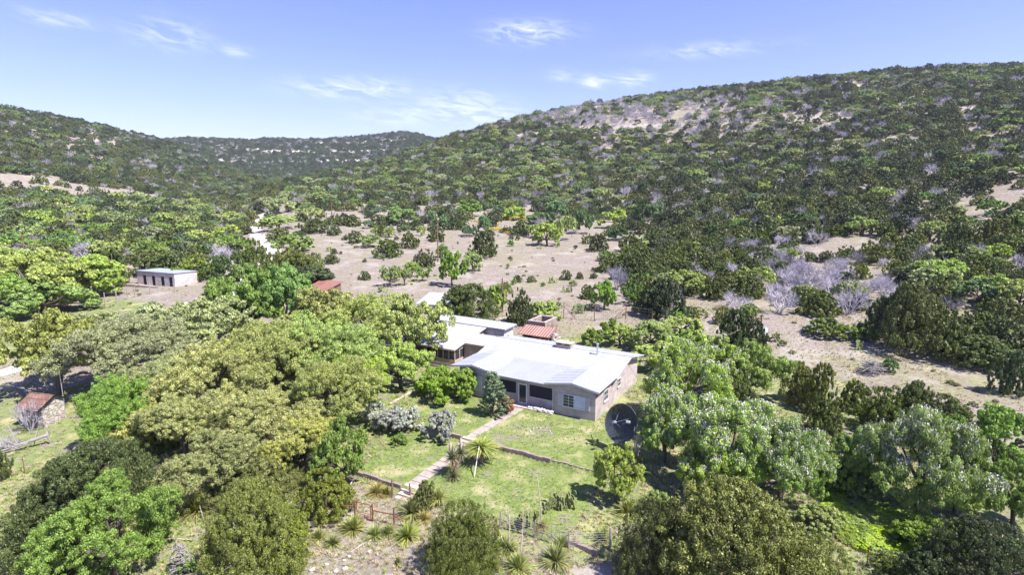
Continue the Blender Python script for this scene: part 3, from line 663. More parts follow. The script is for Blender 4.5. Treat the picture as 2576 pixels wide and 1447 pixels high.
# concrete block stable with four door openings
p0, p1 = ground(347, 716), ground(441, 722); d = p1-p0; ang = math.atan2(d.y, d.x)
stb = box_shed('block_stable', 'long pink block stable with four dark doorways and flat metal roof', 'stable', (p0.x, p0.y, p0.z), ang, d.length, 5.4, 3.0, 2.75, 'pinkblock', 'blueroof', .15, [(x-.42, x+.42, .02, 2.15) for x in (2.4, 5.1, 7.8, 10.2)])
MB().box(-1.6, d.length-.4, -2.1, -.001, -.4, .12).box(-.6, d.length-2, -2.3, -2.1, -.4, .45).build('apron', M['slab'], stb)
# stone shed at the left edge
p0, p1 = ground(60, 1073), ground(112, 1081); d = p1-p0; ang = math.atan2(d.y, d.x)
def stone_shed():
    H = thing('stone_shed', 'small square stone shed with brown tile roof beside a thin antenna mast', 'shed', p0, ang); wu, wv, h = d.length, 2.2, 2.2
    w = MB(); w.box(0, wu, 0, wv, -.5, h); k = len(w.v); w.v += [(x, y, z) for x in (wu-.2, wu) for (y, z) in ((0, h), (wv, h), (wv/2+.2, h+.75))]; w.f += [(k, k+2, k+1), (k+3, k+4, k+5)]
    k = len(w.v); w.v += [(x, y, z) for x in (0, .2) for (y, z) in ((0, h), (wv, h), (wv/2+.2, h+.75))]; w.f += [(k, k+2, k+1), (k+3, k+4, k+5)]
    w.build('wall', M['fieldstone'], H); m = MB(); c = wv/2+.2; s = .75/c
    m.slab([(-.3, -.45, h+.1-.45*s), (wu+.15, -.45, h+.1-.45*s), (wu+.15, c, h+.85), (-.3, c, h+.85)], .09); m.slab([(-.3, c, h+.851), (wu+.15, c, h+.851), (wu+.15, wv+.4, h+.0), (-.3, wv+.4, h+.0)], .09)
    R = m.build('roof', M['tileroof'], H); f = MB(); f.slab([(wu+.155, -.46, h+.13-.45*s), (wu+.2, -.46, h+.13-.45*s), (wu+.2, c, h+.88), (wu+.155, c, h+.88)], .2); f.slab([(wu+.155, c, h+.88), (wu+.2, c, h+.88), (wu+.2, wv+.4, h+.03), (wu+.155, wv+.4, h+.03)], .2); f.build('fascia', M['dark'], R)
    MB().box(.5, 1.6, -.03, 0, 1.3, 2.0).build('shutter', M['greywood'], H)
stone_shed()
def antenna():
    q = ground(142, 1052); t = thing('antenna_mast', 'thin silver antenna mast rising beside the stone shed roof', 'antenna', q+Vector((0, 1.2, 0)))
    MB().tube([(0, 0, 0), (0, 0, 4.9)], .045, 6).build('mast', M['galv'], t); a = MB().tube([(-.1, 0, 4.75), (1.0, 0, 4.85)], .03, 5)
    for i in range(4): a.tube([(.1+i*.28, -.3, 4.78+i*.02), (.1+i*.28, .3, 4.78+i*.02)], .018, 4)
    a.build('crossbar', M['galv'], t)
antenna()
# rusty-roofed plank shed, the stone cistern and the broken stone wall behind the house
def tool_shed():
    H = thing('plank_shed', 'low plank shed with rusty red corrugated lean-to roof against the stone cistern', 'shed', loc(-17.9, 18.2, gz(*loc(-16, 18)[:2])), -YAW); w = MB()
    w.box(.15, 4.3, .45, 2.1, -.3, 1.75); w.build('wall', M['cedar'], H); MB().box(2.0, 2.7, .42, .45, .75, 1.4).build('window', M['dark'], H); MB().box(.4, 1.7, .41, .45, 0, 1.6).build('doorway', M['dark'], H)
    for x in (3.0, 4.2): MB().box(x, x+.1, .05, .15, -.2, 1.85).build('post', M['greywood'], H)
    m = MB(); m.slab([(-.3, -.25, 1.88), (4.55, -.25, 1.88), (4.55, 2.2, 2.62), (-.3, 2.2, 2.62)], .06); R = m.build('roof', M['rust'], H)
    r = MB(); seams(r, (-.3, -.25, 1.88), (4.55, -.25, 1.88), (-.3, 2.2, 2.62), (4.55, 2.2, 2.62), 12, .04, .09); r.build('rib', M['rustpale'], R)
tool_shed()
def cistern():
    z0 = gz(*loc(-16.6, 22.6)[:2]); H = thing('stone_cistern', 'open square water cistern of rough stone with cement-topped rim', 'cistern', loc(-17.9, 20.45, z0), -YAW); w = MB(); a, b, h, t = 2.7, 4.0, 3.0, .38
    w.box(0, a, 0, t, -.3, h); w.box(0, a, b-t, b, -.3, h); w.box(0, t, t, b-t, -.3, h); w.box(a-t, a, t, b-t, -.3, h); w.build('wall', M['darkstone'], H)
    c = MB(); c.box(-.03, a+.03, -.03, t+.03, h, h+.1); c.box(-.03, a+.03, b-t-.03, b+.03, h, h+.1); c.box(-.03, t+.03, t+.03, b-t-.03, h, h+.1); c.box(a-t-.03, a+.03, t+.03, b-t-.03, h, h+.1); c.build('rim', M['slab'], H)
    l = MB(); l.box(t, a-t, t, b-t, .2, .4); l.build('floor_slab', M['concrete'], H)
cistern()
def rubble_wall():
    z0 = gz(*loc(-12.6, 20)[:2]); H = thing('rubble_wall', 'broken pale stone wall stepping down beside the rusty shed', 'wall', loc(-13.1, 18.6, z0), -YAW); m = MB(); rr = random.Random(5)
    for v in range(7):
        hh = 2.3-.25*v+rr.uniform(-.2, .2)
        for zi in range(int(hh/.32)+1): m.rock((rr.uniform(-.08, .08), v*.42, .1+zi*.32), rr.uniform(.27, .36), v*20+zi, .75)
    m.build('course', M['fieldstone'], H)
rubble_wall()
q = ground(798, 752); box_shed('rusty_shed', 'rusty red roofed shed half hidden between the oaks below the field', 'shed', (q.x-2.0, q.y, q.z-.8), -.45, 4.6, 4.0, 2.6, 3.5, 'cedar', 'rust', .3)
q = ground(1088, 790); box_shed('white_shed', 'low white metal shed roof just visible behind the wing and the junipers', 'shed', (q.x-2.5, q.y+1, q.z-1.2), -.3, 7.5, 5.0, 2.7, 3.5, 'whitewall', 'roof', .3)
# stone planter well in the shade
def planter():
    q = ground(1011, 944); t = thing('stone_well', 'round dark stone well under the oak left of the wing', 'well', q); m = MB().lathe([(.62, -.2), (.60, .8), (.46, .82), (.46, .1), (0, .1)], 18); m.build('ring', M['darkstone'], t)
    MB().lathe([(.66, .78), (.67, .9), (.45, .9), (.45, .8)], 18).build('rim', M['greywood'], t); MB().tube([(.3, 0, .8), (.3, 0, 2.0)], .05, 6).build('post', M['greywood'], t)
planter()

# ------------------------------------------------------------------ satellite dish
def dish():
    bq = ground(1600, 1150); t = thing('satellite_dish', 'large dark mesh satellite dish on a pole at the house corner', 'satellite dish', bq)
    p = MB().tube([(0, 0, -.3), (0, 0, 1.95)], .09, 10); p.build('pole', M['galv'], t)
    cx_, cy_ = 1566, 1066; c = Vector(at(cx_, cy_, 2.45)+(2.45,))-bq
    ax = Vector((-.72, -.62, .36)).normalized(); sx = ax.cross(Vector((0, 0, 1))).normalized(); sy = sx.cross(ax)
    R_, dep = 1.60, .60
    P_ = lambda r, a: c+sx*(r*R_*math.cos(a))+sy*(r*R_*math.sin(a))+ax*(dep*(r*r-.55))
    m = MB(); nr, na = 7, 48
    for i in range(nr+1):
        for k in range(na): m.v.append(tuple(P_(.06+.94*i/nr, 2*pi*k/na)))
    for i in range(nr):
        for k in range(na): k2 = (k+1) % na; m.f.append((i*na+k, i*na+k2, (i+1)*na+k2, (i+1)*na+k))
    bowl = m.build('bowl', M['mesh'], t, True)
    for k in range(18):
        a = 2*pi*k/18; MB().tube([P_(.08+.92*j/5, a)-ax*.03 for j in range(6)], .022, 4).build('rib', M['dishrib'], bowl)
    r = MB()
    for rr_ in (1.0, .66, .33): r.tube([P_(rr_, 2*pi*k/40)-ax*.02 for k in range(41)], .026 if rr_ == 1 else .014, 5)
    r.build('rim', M['dishrib'], bowl)
    f = c+ax*1.05; fe = MB().tube([f-ax*.05, f+ax*.28], .13, 10); fe.build('feed_horn', M['dishgrey'], t)
    s = MB()
    for k in range(4): s.tube([P_(.62, 2*pi*(k+.5)/4), f], .02, 4)
    s.build('feed_strut', M['dishrib'], t); h = MB().tube([c-ax*.1, c-ax*.65, Vector((0, 0, 1.9))], .12, 8).tube([P_(.1, 0), c-ax*.4, P_(.1, 3)], .05, 6); h.build('mount', M['dishrib'], t)
    MB().tube([c-sx*.9+ax*.2-Vector((0, 0, -.35)), c-sx*.65+ax*.45+Vector((0, 0, .32))], .15, 8).build('receiver', M['dishgrey'], t)
dish()

# ------------------------------------------------------------------ poles and wires
POLETOP = {}
def pole(key, bx, by, ty, lab, cross=False, can=False, base=None, rad=.13):
    q = base or ground(bx, by); lo, hi = .5, 16
    for _ in range(30):
        mm = (lo+hi)/2
        if pix(q.x, q.y, q.z+mm)[1] > ty: lo = mm
        else: hi = mm
    t = thing('utility_pole', lab, 'utility pole', q); MB().tube([(0, 0, -.3), (0, 0, hi)], [rad*1.25, rad*.85], 8).build('shaft', M['pole'], t)
    if cross:
        MB().box(-1.1, 1.1, -.06, .06, hi-.55, hi-.42).build('crossarm', M['pole'], t)
        for s in (-1, -.3, 1): MB().tube([(s, 0, hi-.42), (s, 0, hi-.22)], .05, 6).build('insulator', M['trim'], t)
    else: MB().tube([(.12, 0, hi-.35), (.12, 0, hi-.1)], .05, 6).build('insulator', M['trim'], t)
    if can:
        c = MB().lathe([(0, hi-2.9), (.3, hi-2.9), (.34, hi-2.7), (.34, hi-1.95), (.3, hi-1.8), (0, hi-1.76)], 16, (.55, 0)); co = c.build('transformer', M['transformer'], t, True)
        MB().tube([(.5, 0, hi-1.8), (.5, 0, hi-1.5)], .06, 6).tube([(.66, .1, hi-1.8), (.66, .1, hi-1.55)], .06, 6).build('bushing', M['trim'], co); MB().box(.12, .3, -.08, .08, hi-2.6, hi-2.0).build('bracket', M['galv'], t)
        MB().tube([(.45, 0, hi-.45), (.75, 0, hi-.8), (.6, 0, hi-1.5)], .03, 4).build('fuse_cutout', M['trim'], t)
    POLETOP[key] = q+Vector((0, 0, hi-.25)); return t
pole('a', 1264, 786, 700, 'brown utility pole standing just behind the wing, nearest of the line up the field')
pole('b', 1102, 656, 561, 'tall brown pole in the middle of the dry field beside a dark juniper')
pole('c', 836, 566, 489, 'thin pole at the upper left of the dry field among dark junipers')
pole('d', 749, 514, 492, 'far small pole where the field meets the wooded spur', rad=.12)
pole('e', 1911, 862, 793, 'dark pole carrying a grey transformer at the edge of the right clearing', True, True)
pole('f', 62, 640, 588, 'small crossarm pole sticking out of the woods at far left', True)
pole('g', 1813/2.1467*.6453+0, 640, 598, 'thin pole in the woods left of the white road', rad=.1)
def wire(a, b, lab, sag=.6, rad=.016):
    m = MB(); n = 14; a, b = Vector(a), Vector(b); m.tube([a.lerp(b, i/n)-Vector((0, 0, sag*4*(i/n)*(1-i/n))) for i in range(n+1)], rad, 4); tag(m.build('power_line', M['wire']), lab, 'power line')
wire(POLETOP['a'], POLETOP['b'], 'sagging wire between the two nearest poles of the field line'); wire(POLETOP['b'], POLETOP['c'], 'wire from the tall field pole up to the thin pole'); wire(POLETOP['c'], POLETOP['d'], 'farthest wire of the field line running to the spur')
g0 = POLETOP['e']; g1 = ground(2030, 1000)
wire(g0, g1+Vector((0, 0, 1.5)), 'pale slack line running from the transformer pole down to the junipers', .3, .03)
wire(g0+Vector((0, 0, -.4)), loc(0.2, 9, 3.6), 'service wire from the transformer pole to the ranch house gable', .8, .014)

# ------------------------------------------------------------------ fences and gates
def zat(p): return gz(p.x, p.y)
def wire_fence(lab, pts, heights, mat='cedar', rad=.06, nw=4, net=False, braces=(), name='wire_fence', cat='fence', wr=.009):
    t = thing(name, lab, cat, pts[0]); o = pts[0]
    for p, h in zip(pts, heights): MB().tube([(p-o)+Vector((0, 0, -.2)), (p-o)+Vector((.02, .01, h))], [rad, rad*.8], 6).build('post', M[mat], t)
    w = MB()
    for i in range(len(pts)-1):
        a, b = pts[i]-o, pts[i+1]-o; h = min(heights[i], heights[i+1])*.92; n = max(1, int((b-a).length/3))
        for k in range(nw):
            z = h*(k+1)/nw
            w.tube([a.lerp(b, j/n)+Vector((0, 0, z)) for j in range(n+1)], wr, 3)
        if net:
            for j in range(int((b-a).length/.3)): q = a.lerp(b, j*.3/(b-a).length); w.tube([q, q+Vector((0, 0, h))], wr*.8, 3)
    w.build('fence_wire', M['wire'], t)
    for (i, off) in braces: p = pts[i]-o; MB().tube([p+Vector((0, 0, heights[i]*.75)), p+Vector(off)], rad*.7, 5).build('brace', M[mat], t)
    return t
G = ground
wire_fence('wire net fence with thin steel posts along the foot of the lawn', [G(1258, 1330), G(1345, 1356), G(1430, 1385), G(1534, 1381)], [1.3, 1.3, 1.35, 1.25], 'greywood', .045, 7, True)
wire_fence('rusty pipe braced fence between the green back yard and the dry field', [G(1392, 794), G(1418, 801), G(1495, 808), G(1574, 803), G(1640, 812)], [2.2, 2.6, 2.7, 2.4, 2.2], 'redpipe', .07, 4, True, [(1, (1.9, -.6, 0)), (3, (-2.2, -.4, 0))])
wire_fence('grey cedar post fence crossing the grass in front of the stable', [G(232, 772), G(265, 768), G(294, 762), G(321, 754), G(340, 748), G(378, 740), G(440, 735)], [1.8, 2.4, 2.3, 2.2, 2.0, 2.6, 1.8], 'greywood', .11, 3)
wire_fence('fence of dark posts under the big oaks beside the left red gate', [G(20, 800), G(60, 795), G(98, 790), G(121, 787)], [1.5]*4, 'cedar', .08, 4)
wire_fence('thin wire fence on steel posts at the bottom right corner', [G(2180, 1425), G(2400, 1462), G(2560, 1480)], [1.3]*3, 'redpipe', .04, 5)
wire_fence('short run of square net fence in the shade under the orange oaks', [G(418, 1195), G(450, 1207), G(475, 1216)], [1.3]*3, 'greywood', .045, 7, True)
wire_fence('broken wire fence climbing the slope between the flowering trees', [G(2085, 1195), G(2098, 1222), G(2130, 1262)], [1.3]*3, 'greywood', .05, 4)
def lone_post(x, y, h, lab, mat='cedar', rad=.08):
    p = G(x, y); tag(MB().tube([(0, 0, -.2), (.03, 0, h*.5), (.0, .03, h)], [rad, rad*.95, rad*.7], 7).build('fence_post', M[mat]), lab, 'post').location = p
lone_post(987, 1252, 1.45, 'crooked dark cedar post beside the clump of dry sotol')
lone_post(1031, 1252, 1.1, 'shorter cedar post standing by the bottom steps')
lone_post(62, 1193, 1.5, 'rusty steel stake alone in the grass below the fallen dead tree', 'redpipe', .035)
lone_post(1534, 1383, 1.5, 'weathered corner post at the edge of the big right juniper', 'greywood', .09)
lone_post(1383, 865-40, 1.2, 'small grey stake at the edge of the green back yard', 'greywood', .06)
def red_pipes():
    P_ = [G(844, 1305), G(894, 1307), G(938, 1313), G(992, 1325)]; h = [1.5, 1.45, 1.35, 1.4]; o = P_[0]
    t = thing('pipe_fence', 'rusty red pipe fence panels on either side of the walk gate', 'fence', o)
    for p, hh in zip(P_, h): MB().tube([(p-o)+Vector((0, 0, -.2)), (p-o)+Vector((0, 0, hh))], .055, 8).build('post', M['redpipe'], t)
    for i, j, f in ((0, 1, .68), (2, 3, .62)): MB().tube([(P_[i]-o)+Vector((0, 0, h[i]*f)), (P_[j]-o)+Vector((0, 0, h[j]*f))], .042, 6).build('rail', M['redpipe'], t)
    for p, q, z in ((P_[3], G(1036, 1330), .85), (P_[0], G(815, 1290), .95)): MB().tube([(p-o)+Vector((0, 0, z)), (q-o)+Vector((0, 0, .05))], .042, 6).build('brace', M['redpipe'], t)
    a, b = P_[1], P_[2]; g = thing('pipe_gate', 'narrow rusty red pipe gate with bars near its foot', 'gate', a); d = b-a; d.z = 0; e = lambda s, z: d*s+Vector((0, 0, z))
    fr = MB().tube([e(.1, .12), e(.1, 1.38)], .03, 6).tube([e(.9, .12), e(.9, 1.25)], .03, 6).tube([e(.1, 1.36), e(.9, 1.24)], .032, 6).tube([e(.1, .14), e(.9, .14)], .03, 6); fr.build('frame', M['redpipe'], g)
    for z in (.28, .42, .56): MB().tube([e(.1, z+.03), e(.9, z-.02)], .02, 5).build('bar', M['redpipe'], g)
red_pipes()
def left_gate():
    a, b = G(126, 788), G(172, 775); g = thing('farm_gate', 'bright red tube gate at the far left under the big oaks', 'gate', a); d = b-a; e = lambda s, z: d*s+Vector((0, 0, z))
    for s in (0, 1): MB().tube([e(s, -.2), e(s, 1.75 if s == 0 else 1.6)], .1, 8).build('post', M['redgate'], g)
    for z in (.35, .7, 1.05, 1.5): MB().tube([e(0, z), e(1, z)], .05, 6).build('rail', M['redgate'], g)
    MB().tube([e(.55, .2), e(.55, 1.5)], .045, 6).build('stay', M['redgate'], g)
left_gate()

# ------------------------------------------------------------------ pickup under the oaks
def pickup():
    q = G(472, 789); t = thing('pickup_truck', 'white pickup truck parked behind the pale oaks below the stable', 'truck', q, math.radians(-8))
    def prof(pts, w, n, mat, par, y0=None):
        m = MB(); k = len(pts); y0 = -w/2 if y0 is None else y0; m.v += [(x, y0, z) for x, z in pts]+[(x, y0+w, z) for x, z in pts]
        m.f += [tuple(range(k)), tuple(range(2*k-1, k-1, -1))]+[(i, k+i, k+(i+1) % k, (i+1) % k) for i in range(k)]; return m.build(n, M[mat], par)
    b = prof([(-2.7, .45), (-2.7, 1.05), (-.9, 1.08), (1.1, 1.1), (2.5, 1.0), (2.7, .85), (2.7, .42)], 1.9, 'body', 'carpaint', t)
    prof([(-.95, 1.08), (-.75, 1.78), (.45, 1.8), (1.1, 1.1)], 1.66, 'cab', 'carpaint', t)
    prof([(.5, 1.72), (1.05, 1.14), (1.09, 1.15), (.54, 1.73)], 1.5, 'windscreen', 'glass', t)
    for s in (-.845, .83): prof([(-.8, 1.12), (-.68, 1.7), (.4, 1.72), (.9, 1.12)], .015, 'side_window', 'glass', t, s)
    prof([(-2.6, .7), (-2.6, 1.055), (-1.05, 1.085), (-1.05, .7)], 1.6, 'bed', 'dark', t)
    for x in (-1.75, 1.75):
        for y in (-.82, .82):
            w = MB().tube([(x, y-.12, .38), (x, y+.12, .38)], .38, 16).build('wheel', M['tyre'], t); MB().tube([(x, y-.125, .38), (x, y+.125, .38)], .2, 10).build('rim', M['galv'], w)
    for y in (-.7, .7): MB().box(2.69, 2.73, y-.2, y+.2, .7, .85).build('headlight', M['glass'], t)
    MB().box(2.68, 2.82, -.9, .9, .4, .55).build('bumper', M['galv'], t)
pickup()

# ------------------------------------------------------------------ plant meshes
def npmesh(name, V, Q, mat, tone=None):
    me = bpy.data.meshes.new(name); me.vertices.add(len(V)); me.vertices.foreach_set('co', np.ascontiguousarray(V, np.float32).ravel())
    k = Q.shape[1]; me.loops.add(Q.size); me.loops.foreach_set('vertex_index', Q.astype(np.int32).ravel())
    me.polygons.add(len(Q)); me.polygons.foreach_set('loop_start', np.arange(0, Q.size, k, dtype=np.int32)); me.polygons.foreach_set('loop_total', np.full(len(Q), k, np.int32))
    me.update(calc_edges=True)
    if tone is not None:
        a = me.attributes.new('tone', 'FLOAT', 'FACE'); a.data.foreach_set('value', np.clip(tone, 0, 1).astype(np.float32))
    me.materials.append(mat); return me
def unit(A): return A/np.maximum(np.linalg.norm(A, axis=-1, keepdims=True), 1e-9)
def leaves(name, C, Nn, T, l, w, tone, mat):
    """one pointed quad per leaf or leaf cluster"""
    Nn = unit(Nn); T = unit(T-Nn*np.sum(T*Nn, -1, keepdims=True)); Bn = np.cross(Nn, T); l = l[:, None]; w = w[:, None]
    V = np.stack([C+T*l, C+Bn*w-T*l*.1, C-T*l, C-Bn*w+T*l*.1], 1).reshape(-1, 3)
    return npmesh(name, V, np.arange(len(C)*4).reshape(-1, 4), mat, tone)
def crown(name, seed, nb, nl, ls, shape='oak', mat=None, asp=.62):
    g = np.random.default_rng(seed)
    if shape == 'jun':
        nlob = g.integers(3, 6); lx = g.normal(0, .36, (nlob, 2)); lh = g.uniform(.62, 1.0, nlob); lh[0] = 1; lx[0] *= .3
        lob = g.integers(0, nlob, nb); t = g.random(nb)**1.0; ph = g.random(nb)*2*pi
        prof = np.sqrt(np.maximum(1-t**1.8, 0))*(.74+.26*np.minimum(t/.2, 1))*.86*np.where(lob == 0, 1.0, .74); rr = prof*np.sqrt(g.uniform(.35, 1, nb))*np.where(g.random(nb) < .22, g.uniform(1.0, 1.24, nb), 1)
        c = np.stack([lx[lob, 0]*(1-t*.5)+rr*np.cos(ph), lx[lob, 1]*(1-t*.5)+rr*np.sin(ph), (.04+.90*t)*lh[lob]], -1); rb = g.uniform(.05, .11, nb)*(1.15-.45*t)*(.7 if nb > 700 else 1); sz = .95
    else:
        # limbs carry rounded clusters, each cluster a heap of small sprays, with gaps between
        lo, nc = {'oak': (-.30, 19), 'round': (-.75, 22), 'bush': (-.5, 16)}[shape]
        q = np.arange(nc)+g.uniform(-.35, .35, nc); sc = np.clip(lo+(1-lo)*(q+.5)/nc, lo, 1); ph = q*2.39996+g.uniform(-.5, .5, nc); e = np.sqrt(np.maximum(1-sc*sc, 0)); k = g.uniform(.66, 1.0, nc); aa = g.random(4)*6
        rad = 1+.18*np.sin(2*ph+aa[0])+.12*np.sin(3*ph+aa[1])
        zc, zr = {'oak': (.52, .36), 'round': (.52, .40), 'bush': (.42, .44)}[shape]
        pc = np.stack([e*np.cos(ph)*rad*k*.78, e*np.sin(ph)*rad*k*.78, zc+zr*sc*k*(1+.15*np.sin(ph*2+aa[3]))], -1); pr = g.uniform(.19, .33, nc)*({'oak': 1.05, 'round': .95, 'bush': 1.1}[shape])
        ci = g.integers(0, nc, nb); dd = unit(g.normal(size=(nb, 3))+np.array([0, 0, .45])); c = pc[ci]+dd*(pr[ci]*g.uniform(.55, 1.0, nb)*np.where(g.random(nb) < .15, g.uniform(1.0, 1.4, nb), 1))[:, None]*np.array([1, 1, .55]); rb = g.uniform(.055, .105, nb)*(1.15 if shape == 'bush' else 1)*(.72 if nb > 600 else 1); sz = .6
    # true size: radius 1, height 1
    kx = 1/np.percentile(np.hypot(c[:, 0], c[:, 1]), 94)*.95; c = c*np.array([kx, kx, 1]); c[:, 2] *= .96/np.percentile(c[:, 2], 99.5)
    bt = g.uniform(0, 1, nb)
    idx = np.repeat(np.arange(nb), nl); n = len(idx)
    d = unit(g.normal(size=(n, 3))); d[:, 2] = d[:, 2]*.85+.22; d = unit(d)
    r = rb[idx]*g.uniform(.35, 1, n)**.5
    P_ = c[idx]+d*r[:, None]*np.array([1, 1, sz])
    P_[:, 2] = np.maximum(P_[:, 2], .015)
    if shape == 'jun':
        nn = unit(d+g.normal(size=(n, 3))*.5); T = unit(d*.7+np.array([0, 0, .35])+g.normal(size=(n, 3))*.7); l = ls*g.uniform(.7, 1.5, n); w = l*g.uniform(.35, .6, n)
    else:
        nn = unit(d+g.normal(size=(n, 3))*.55+np.array([0, 0, .25])); T = g.normal(size=(n, 3)); l = ls*g.uniform(.7, 1.35, n); w = l*g.uniform(.5, .8, n)
    tone = .42*bt[idx]+.58*g.random(n)
    return leaves(name, P_, nn, T, l, w, tone, mat or (M['needle'] if shape == 'jun' else M['leaf'])), c, rb
def trunk_mesh(name, seed, c, kind='oak', mat='bark', n=9):
    rr = random.Random(seed); m = MB(); pts = [Vector(c[i]) for i in rr.sample(range(len(c)), min(n, len(c)))]
    if kind == 'jun':
        m.tube([(0, 0, -.06), (.01, .01, .3), (.0, .02, .85)], [.05, .04, .008], 6)
        for p in pts: b = Vector((0, 0, .05+p.z*.55)); m.tube([b, b.lerp(p, .5)+Vector((0, 0, -.02)), p], [.018, .012, .004], 5)
    else:
        st = 2+rr.randrange(2)
        for s in range(st):
            a = rr.uniform(0, 6.3); f = Vector((.13*math.cos(a)*(s > 0), .13*math.sin(a)*(s > 0), .26)); m.tube([(0.03*math.cos(a)*s, .03*math.sin(a)*s, -.08), f*.5, f], [.055-.008*s, .048-.008*s, .038], 7)
            for p in pts[s::st]:
                q = f.lerp(p, .5)+Vector((rr.uniform(-.06, .06), rr.uniform(-.06, .06), rr.uniform(-.02, .06))); m.tube([f, q, p, p.lerp(Vector((p.x*1.1, p.y*1.1, p.z+.08)), .9)], [.030, .020, .011, .003], 5)
    return m.mesh(name, M[mat], True)
def bare_mesh(name, seed, deep=3, mat='twig', n0=7, spread=.9, thick=.02, twigs=5):
    """leafless branching crown, three-sided twigs"""
    rr = random.Random(seed); seg = []
    def grow(p, d, L, r, k):
        q = p+d*L; seg.append((p, q, r, r*.6))
        if k == 0:
            for _ in range(twigs):
                e = (d+Vector((rr.gauss(0, .8), rr.gauss(0, .8), rr.gauss(.1, .6)))).normalized(); s = p.lerp(q, rr.uniform(.1, 1)); seg.append((s, s+e*L*rr.uniform(.6, 1.2), r*.55, r*.15))
            return
        for _ in range(3):
            e = (d+Vector((rr.gauss(0, .5), rr.gauss(0, .5), rr.gauss(.12, .35)))).normalized(); grow(p.lerp(q, rr.uniform(.6, 1)), e, L*rr.uniform(.6, .85), r*.6, k-1)
    for i in range(n0):
        a = i/n0*2*pi+rr.uniform(-.4, .4); d = Vector((math.cos(a)*spread, math.sin(a)*spread, rr.uniform(.5, 1.3))).normalized(); grow(Vector((0, 0, -.03)), d, rr.uniform(.32, .46), thick, deep)
    m = MB()
    for p, q, r0, r1 in seg: m.tube([p, q], [r0, r1], 3)
    me = m.mesh(name, M[mat]); a = me.attributes.new('tone', 'FLOAT', 'FACE'); g = np.random.default_rng(seed); a.data.foreach_set('value', g.random(len(me.polygons)).astype(np.float32))
    zs = [v.co.z for v in me.vertices]; k = 1/max(zs)
    me.transform(Matrix.Scale(k, 4)); return me
def blade_mesh(name, seed, n, L, w, e0, e1, droop, mat='blade', nseg=4, base=.0):
    g = np.random.default_rng(seed); V = []; Q = []; T = []
    for i in range(n):
        a = g.random()*2*pi; e = g.uniform(e0, e1); l = L*g.uniform(.7, 1.1); tn = g.random()
        d = np.array([math.cos(a)*math.cos(e), math.sin(a)*math.cos(e), math.sin(e)]); s = np.array([-math.sin(a), math.cos(a), 0]); b = len(V)
        for k in range(nseg+1):
            t = k/nseg; p = d*l*t+np.array([0, 0, base-droop*l*t*t*math.cos(e)]); ww = w*(1-t)**.7*.5+.0015
            V += [p-s*ww, p+s*ww]
        for k in range(nseg): Q.append((b+2*k, b+2*k+1, b+2*k+3, b+2*k+2)); T.append(tn)
    return npmesh(name, np.array(V), np.array(Q), M[mat], np.array(T))
LIB = {}
def lib_add(key, lod, me, tk=None): LIB.setdefault((key, lod), []).append((me, tk))
for lod, kb, kl, ls in (('huge', 1050, 88, .0100), ('hero', 330, 95, .0200), ('mid', 170, 50, .040), ('lo', 90, 20, .08)):
    for i in range({'huge': 3, 'hero': 5, 'mid': 4, 'lo': 3}[lod]):
        for key, shape, f, kk in (('oak', 'oak', 1.0, 1.0), ('broad', 'round', 1.05, .9), ('bush', 'bush', 1.1, .55)):
            if key == 'bush' and (i > 2 or lod == 'huge'): continue
            me, c, rb = crown('crown', 100+i+{'oak': 0, 'broad': 20, 'bush': 40}[key], int(kb*(1.0 if key == 'bush' else 1)), kl, ls*f*(1.25 if key == 'bush' else 1), shape)
            tk = trunk_mesh('trunk', i, c, 'oak') if lod != 'lo' else None; lib_add(key, lod, me, tk)
            if key == 'broad' and lod != 'lo':
                g = np.random.default_rng(300+i); k = g.choice(len(c), int(len(c)*.6), replace=False); k = k[c[k, 2] > .5]; nn = {'huge': 16, 'hero': 28, 'mid': 14}[lod]; idx = np.repeat(k, nn); n = len(idx)
                d = unit(g.normal(size=(n, 3))+np.array([0, 0, .5])); P_ = c[idx]+d*(rb[idx]*g.uniform(.8, 1.12, n))[:, None]
                bl = leaves('blossoms', P_, d+g.normal(size=(n, 3))*.4, g.normal(size=(n, 3)), ls*(1.25 if lod == 'huge' else .75)*g.uniform(.6, 1.3, n), ls*(.9 if lod == 'huge' else .5)*g.uniform(.6, 1.3, n), g.random(n), M['blossom'])
                LIB.setdefault(('bloss', lod), []).append(bl)
        me, c, rb = crown('crown', 200+i, int(kb*1.25), int(kl*.8), ls*1.05, 'jun'); lib_add('jun', lod, me, trunk_mesh('trunk', i, c, 'jun') if lod != 'lo' else None)
for lod, dp, tw in (('hero', 3, 5), ('mid', 2, 7), ('lo', 2, 6)):
    for i in range(3 if lod != 'huge' else 0): lib_add('grey', lod, bare_mesh('branches', 60+i, dp, 'twig', 9, .9, {'hero': .017, 'mid': .022, 'lo': .03}[lod], tw))
LIB['sotol'] = [blade_mesh('blades', 500+i, 230, 1.0, .062, .05, 1.45, .42) for i in range(4)]
LIB['yucca'] = [blade_mesh('blades', 520+i, 110, .75, .05, -.3, 1.5, .10, nseg=2) for i in range(2)]
LIB['tuft'] = [blade_mesh('grass_blades', 540+i, 22, .42, .03, .5, 1.45, .5, nseg=2) for i in range(3)]
LIB['reed'] = [blade_mesh('stems', 560+i, 60, 1.0, .035, 1.05, 1.5, .12, nseg=3) for i in range(2)]

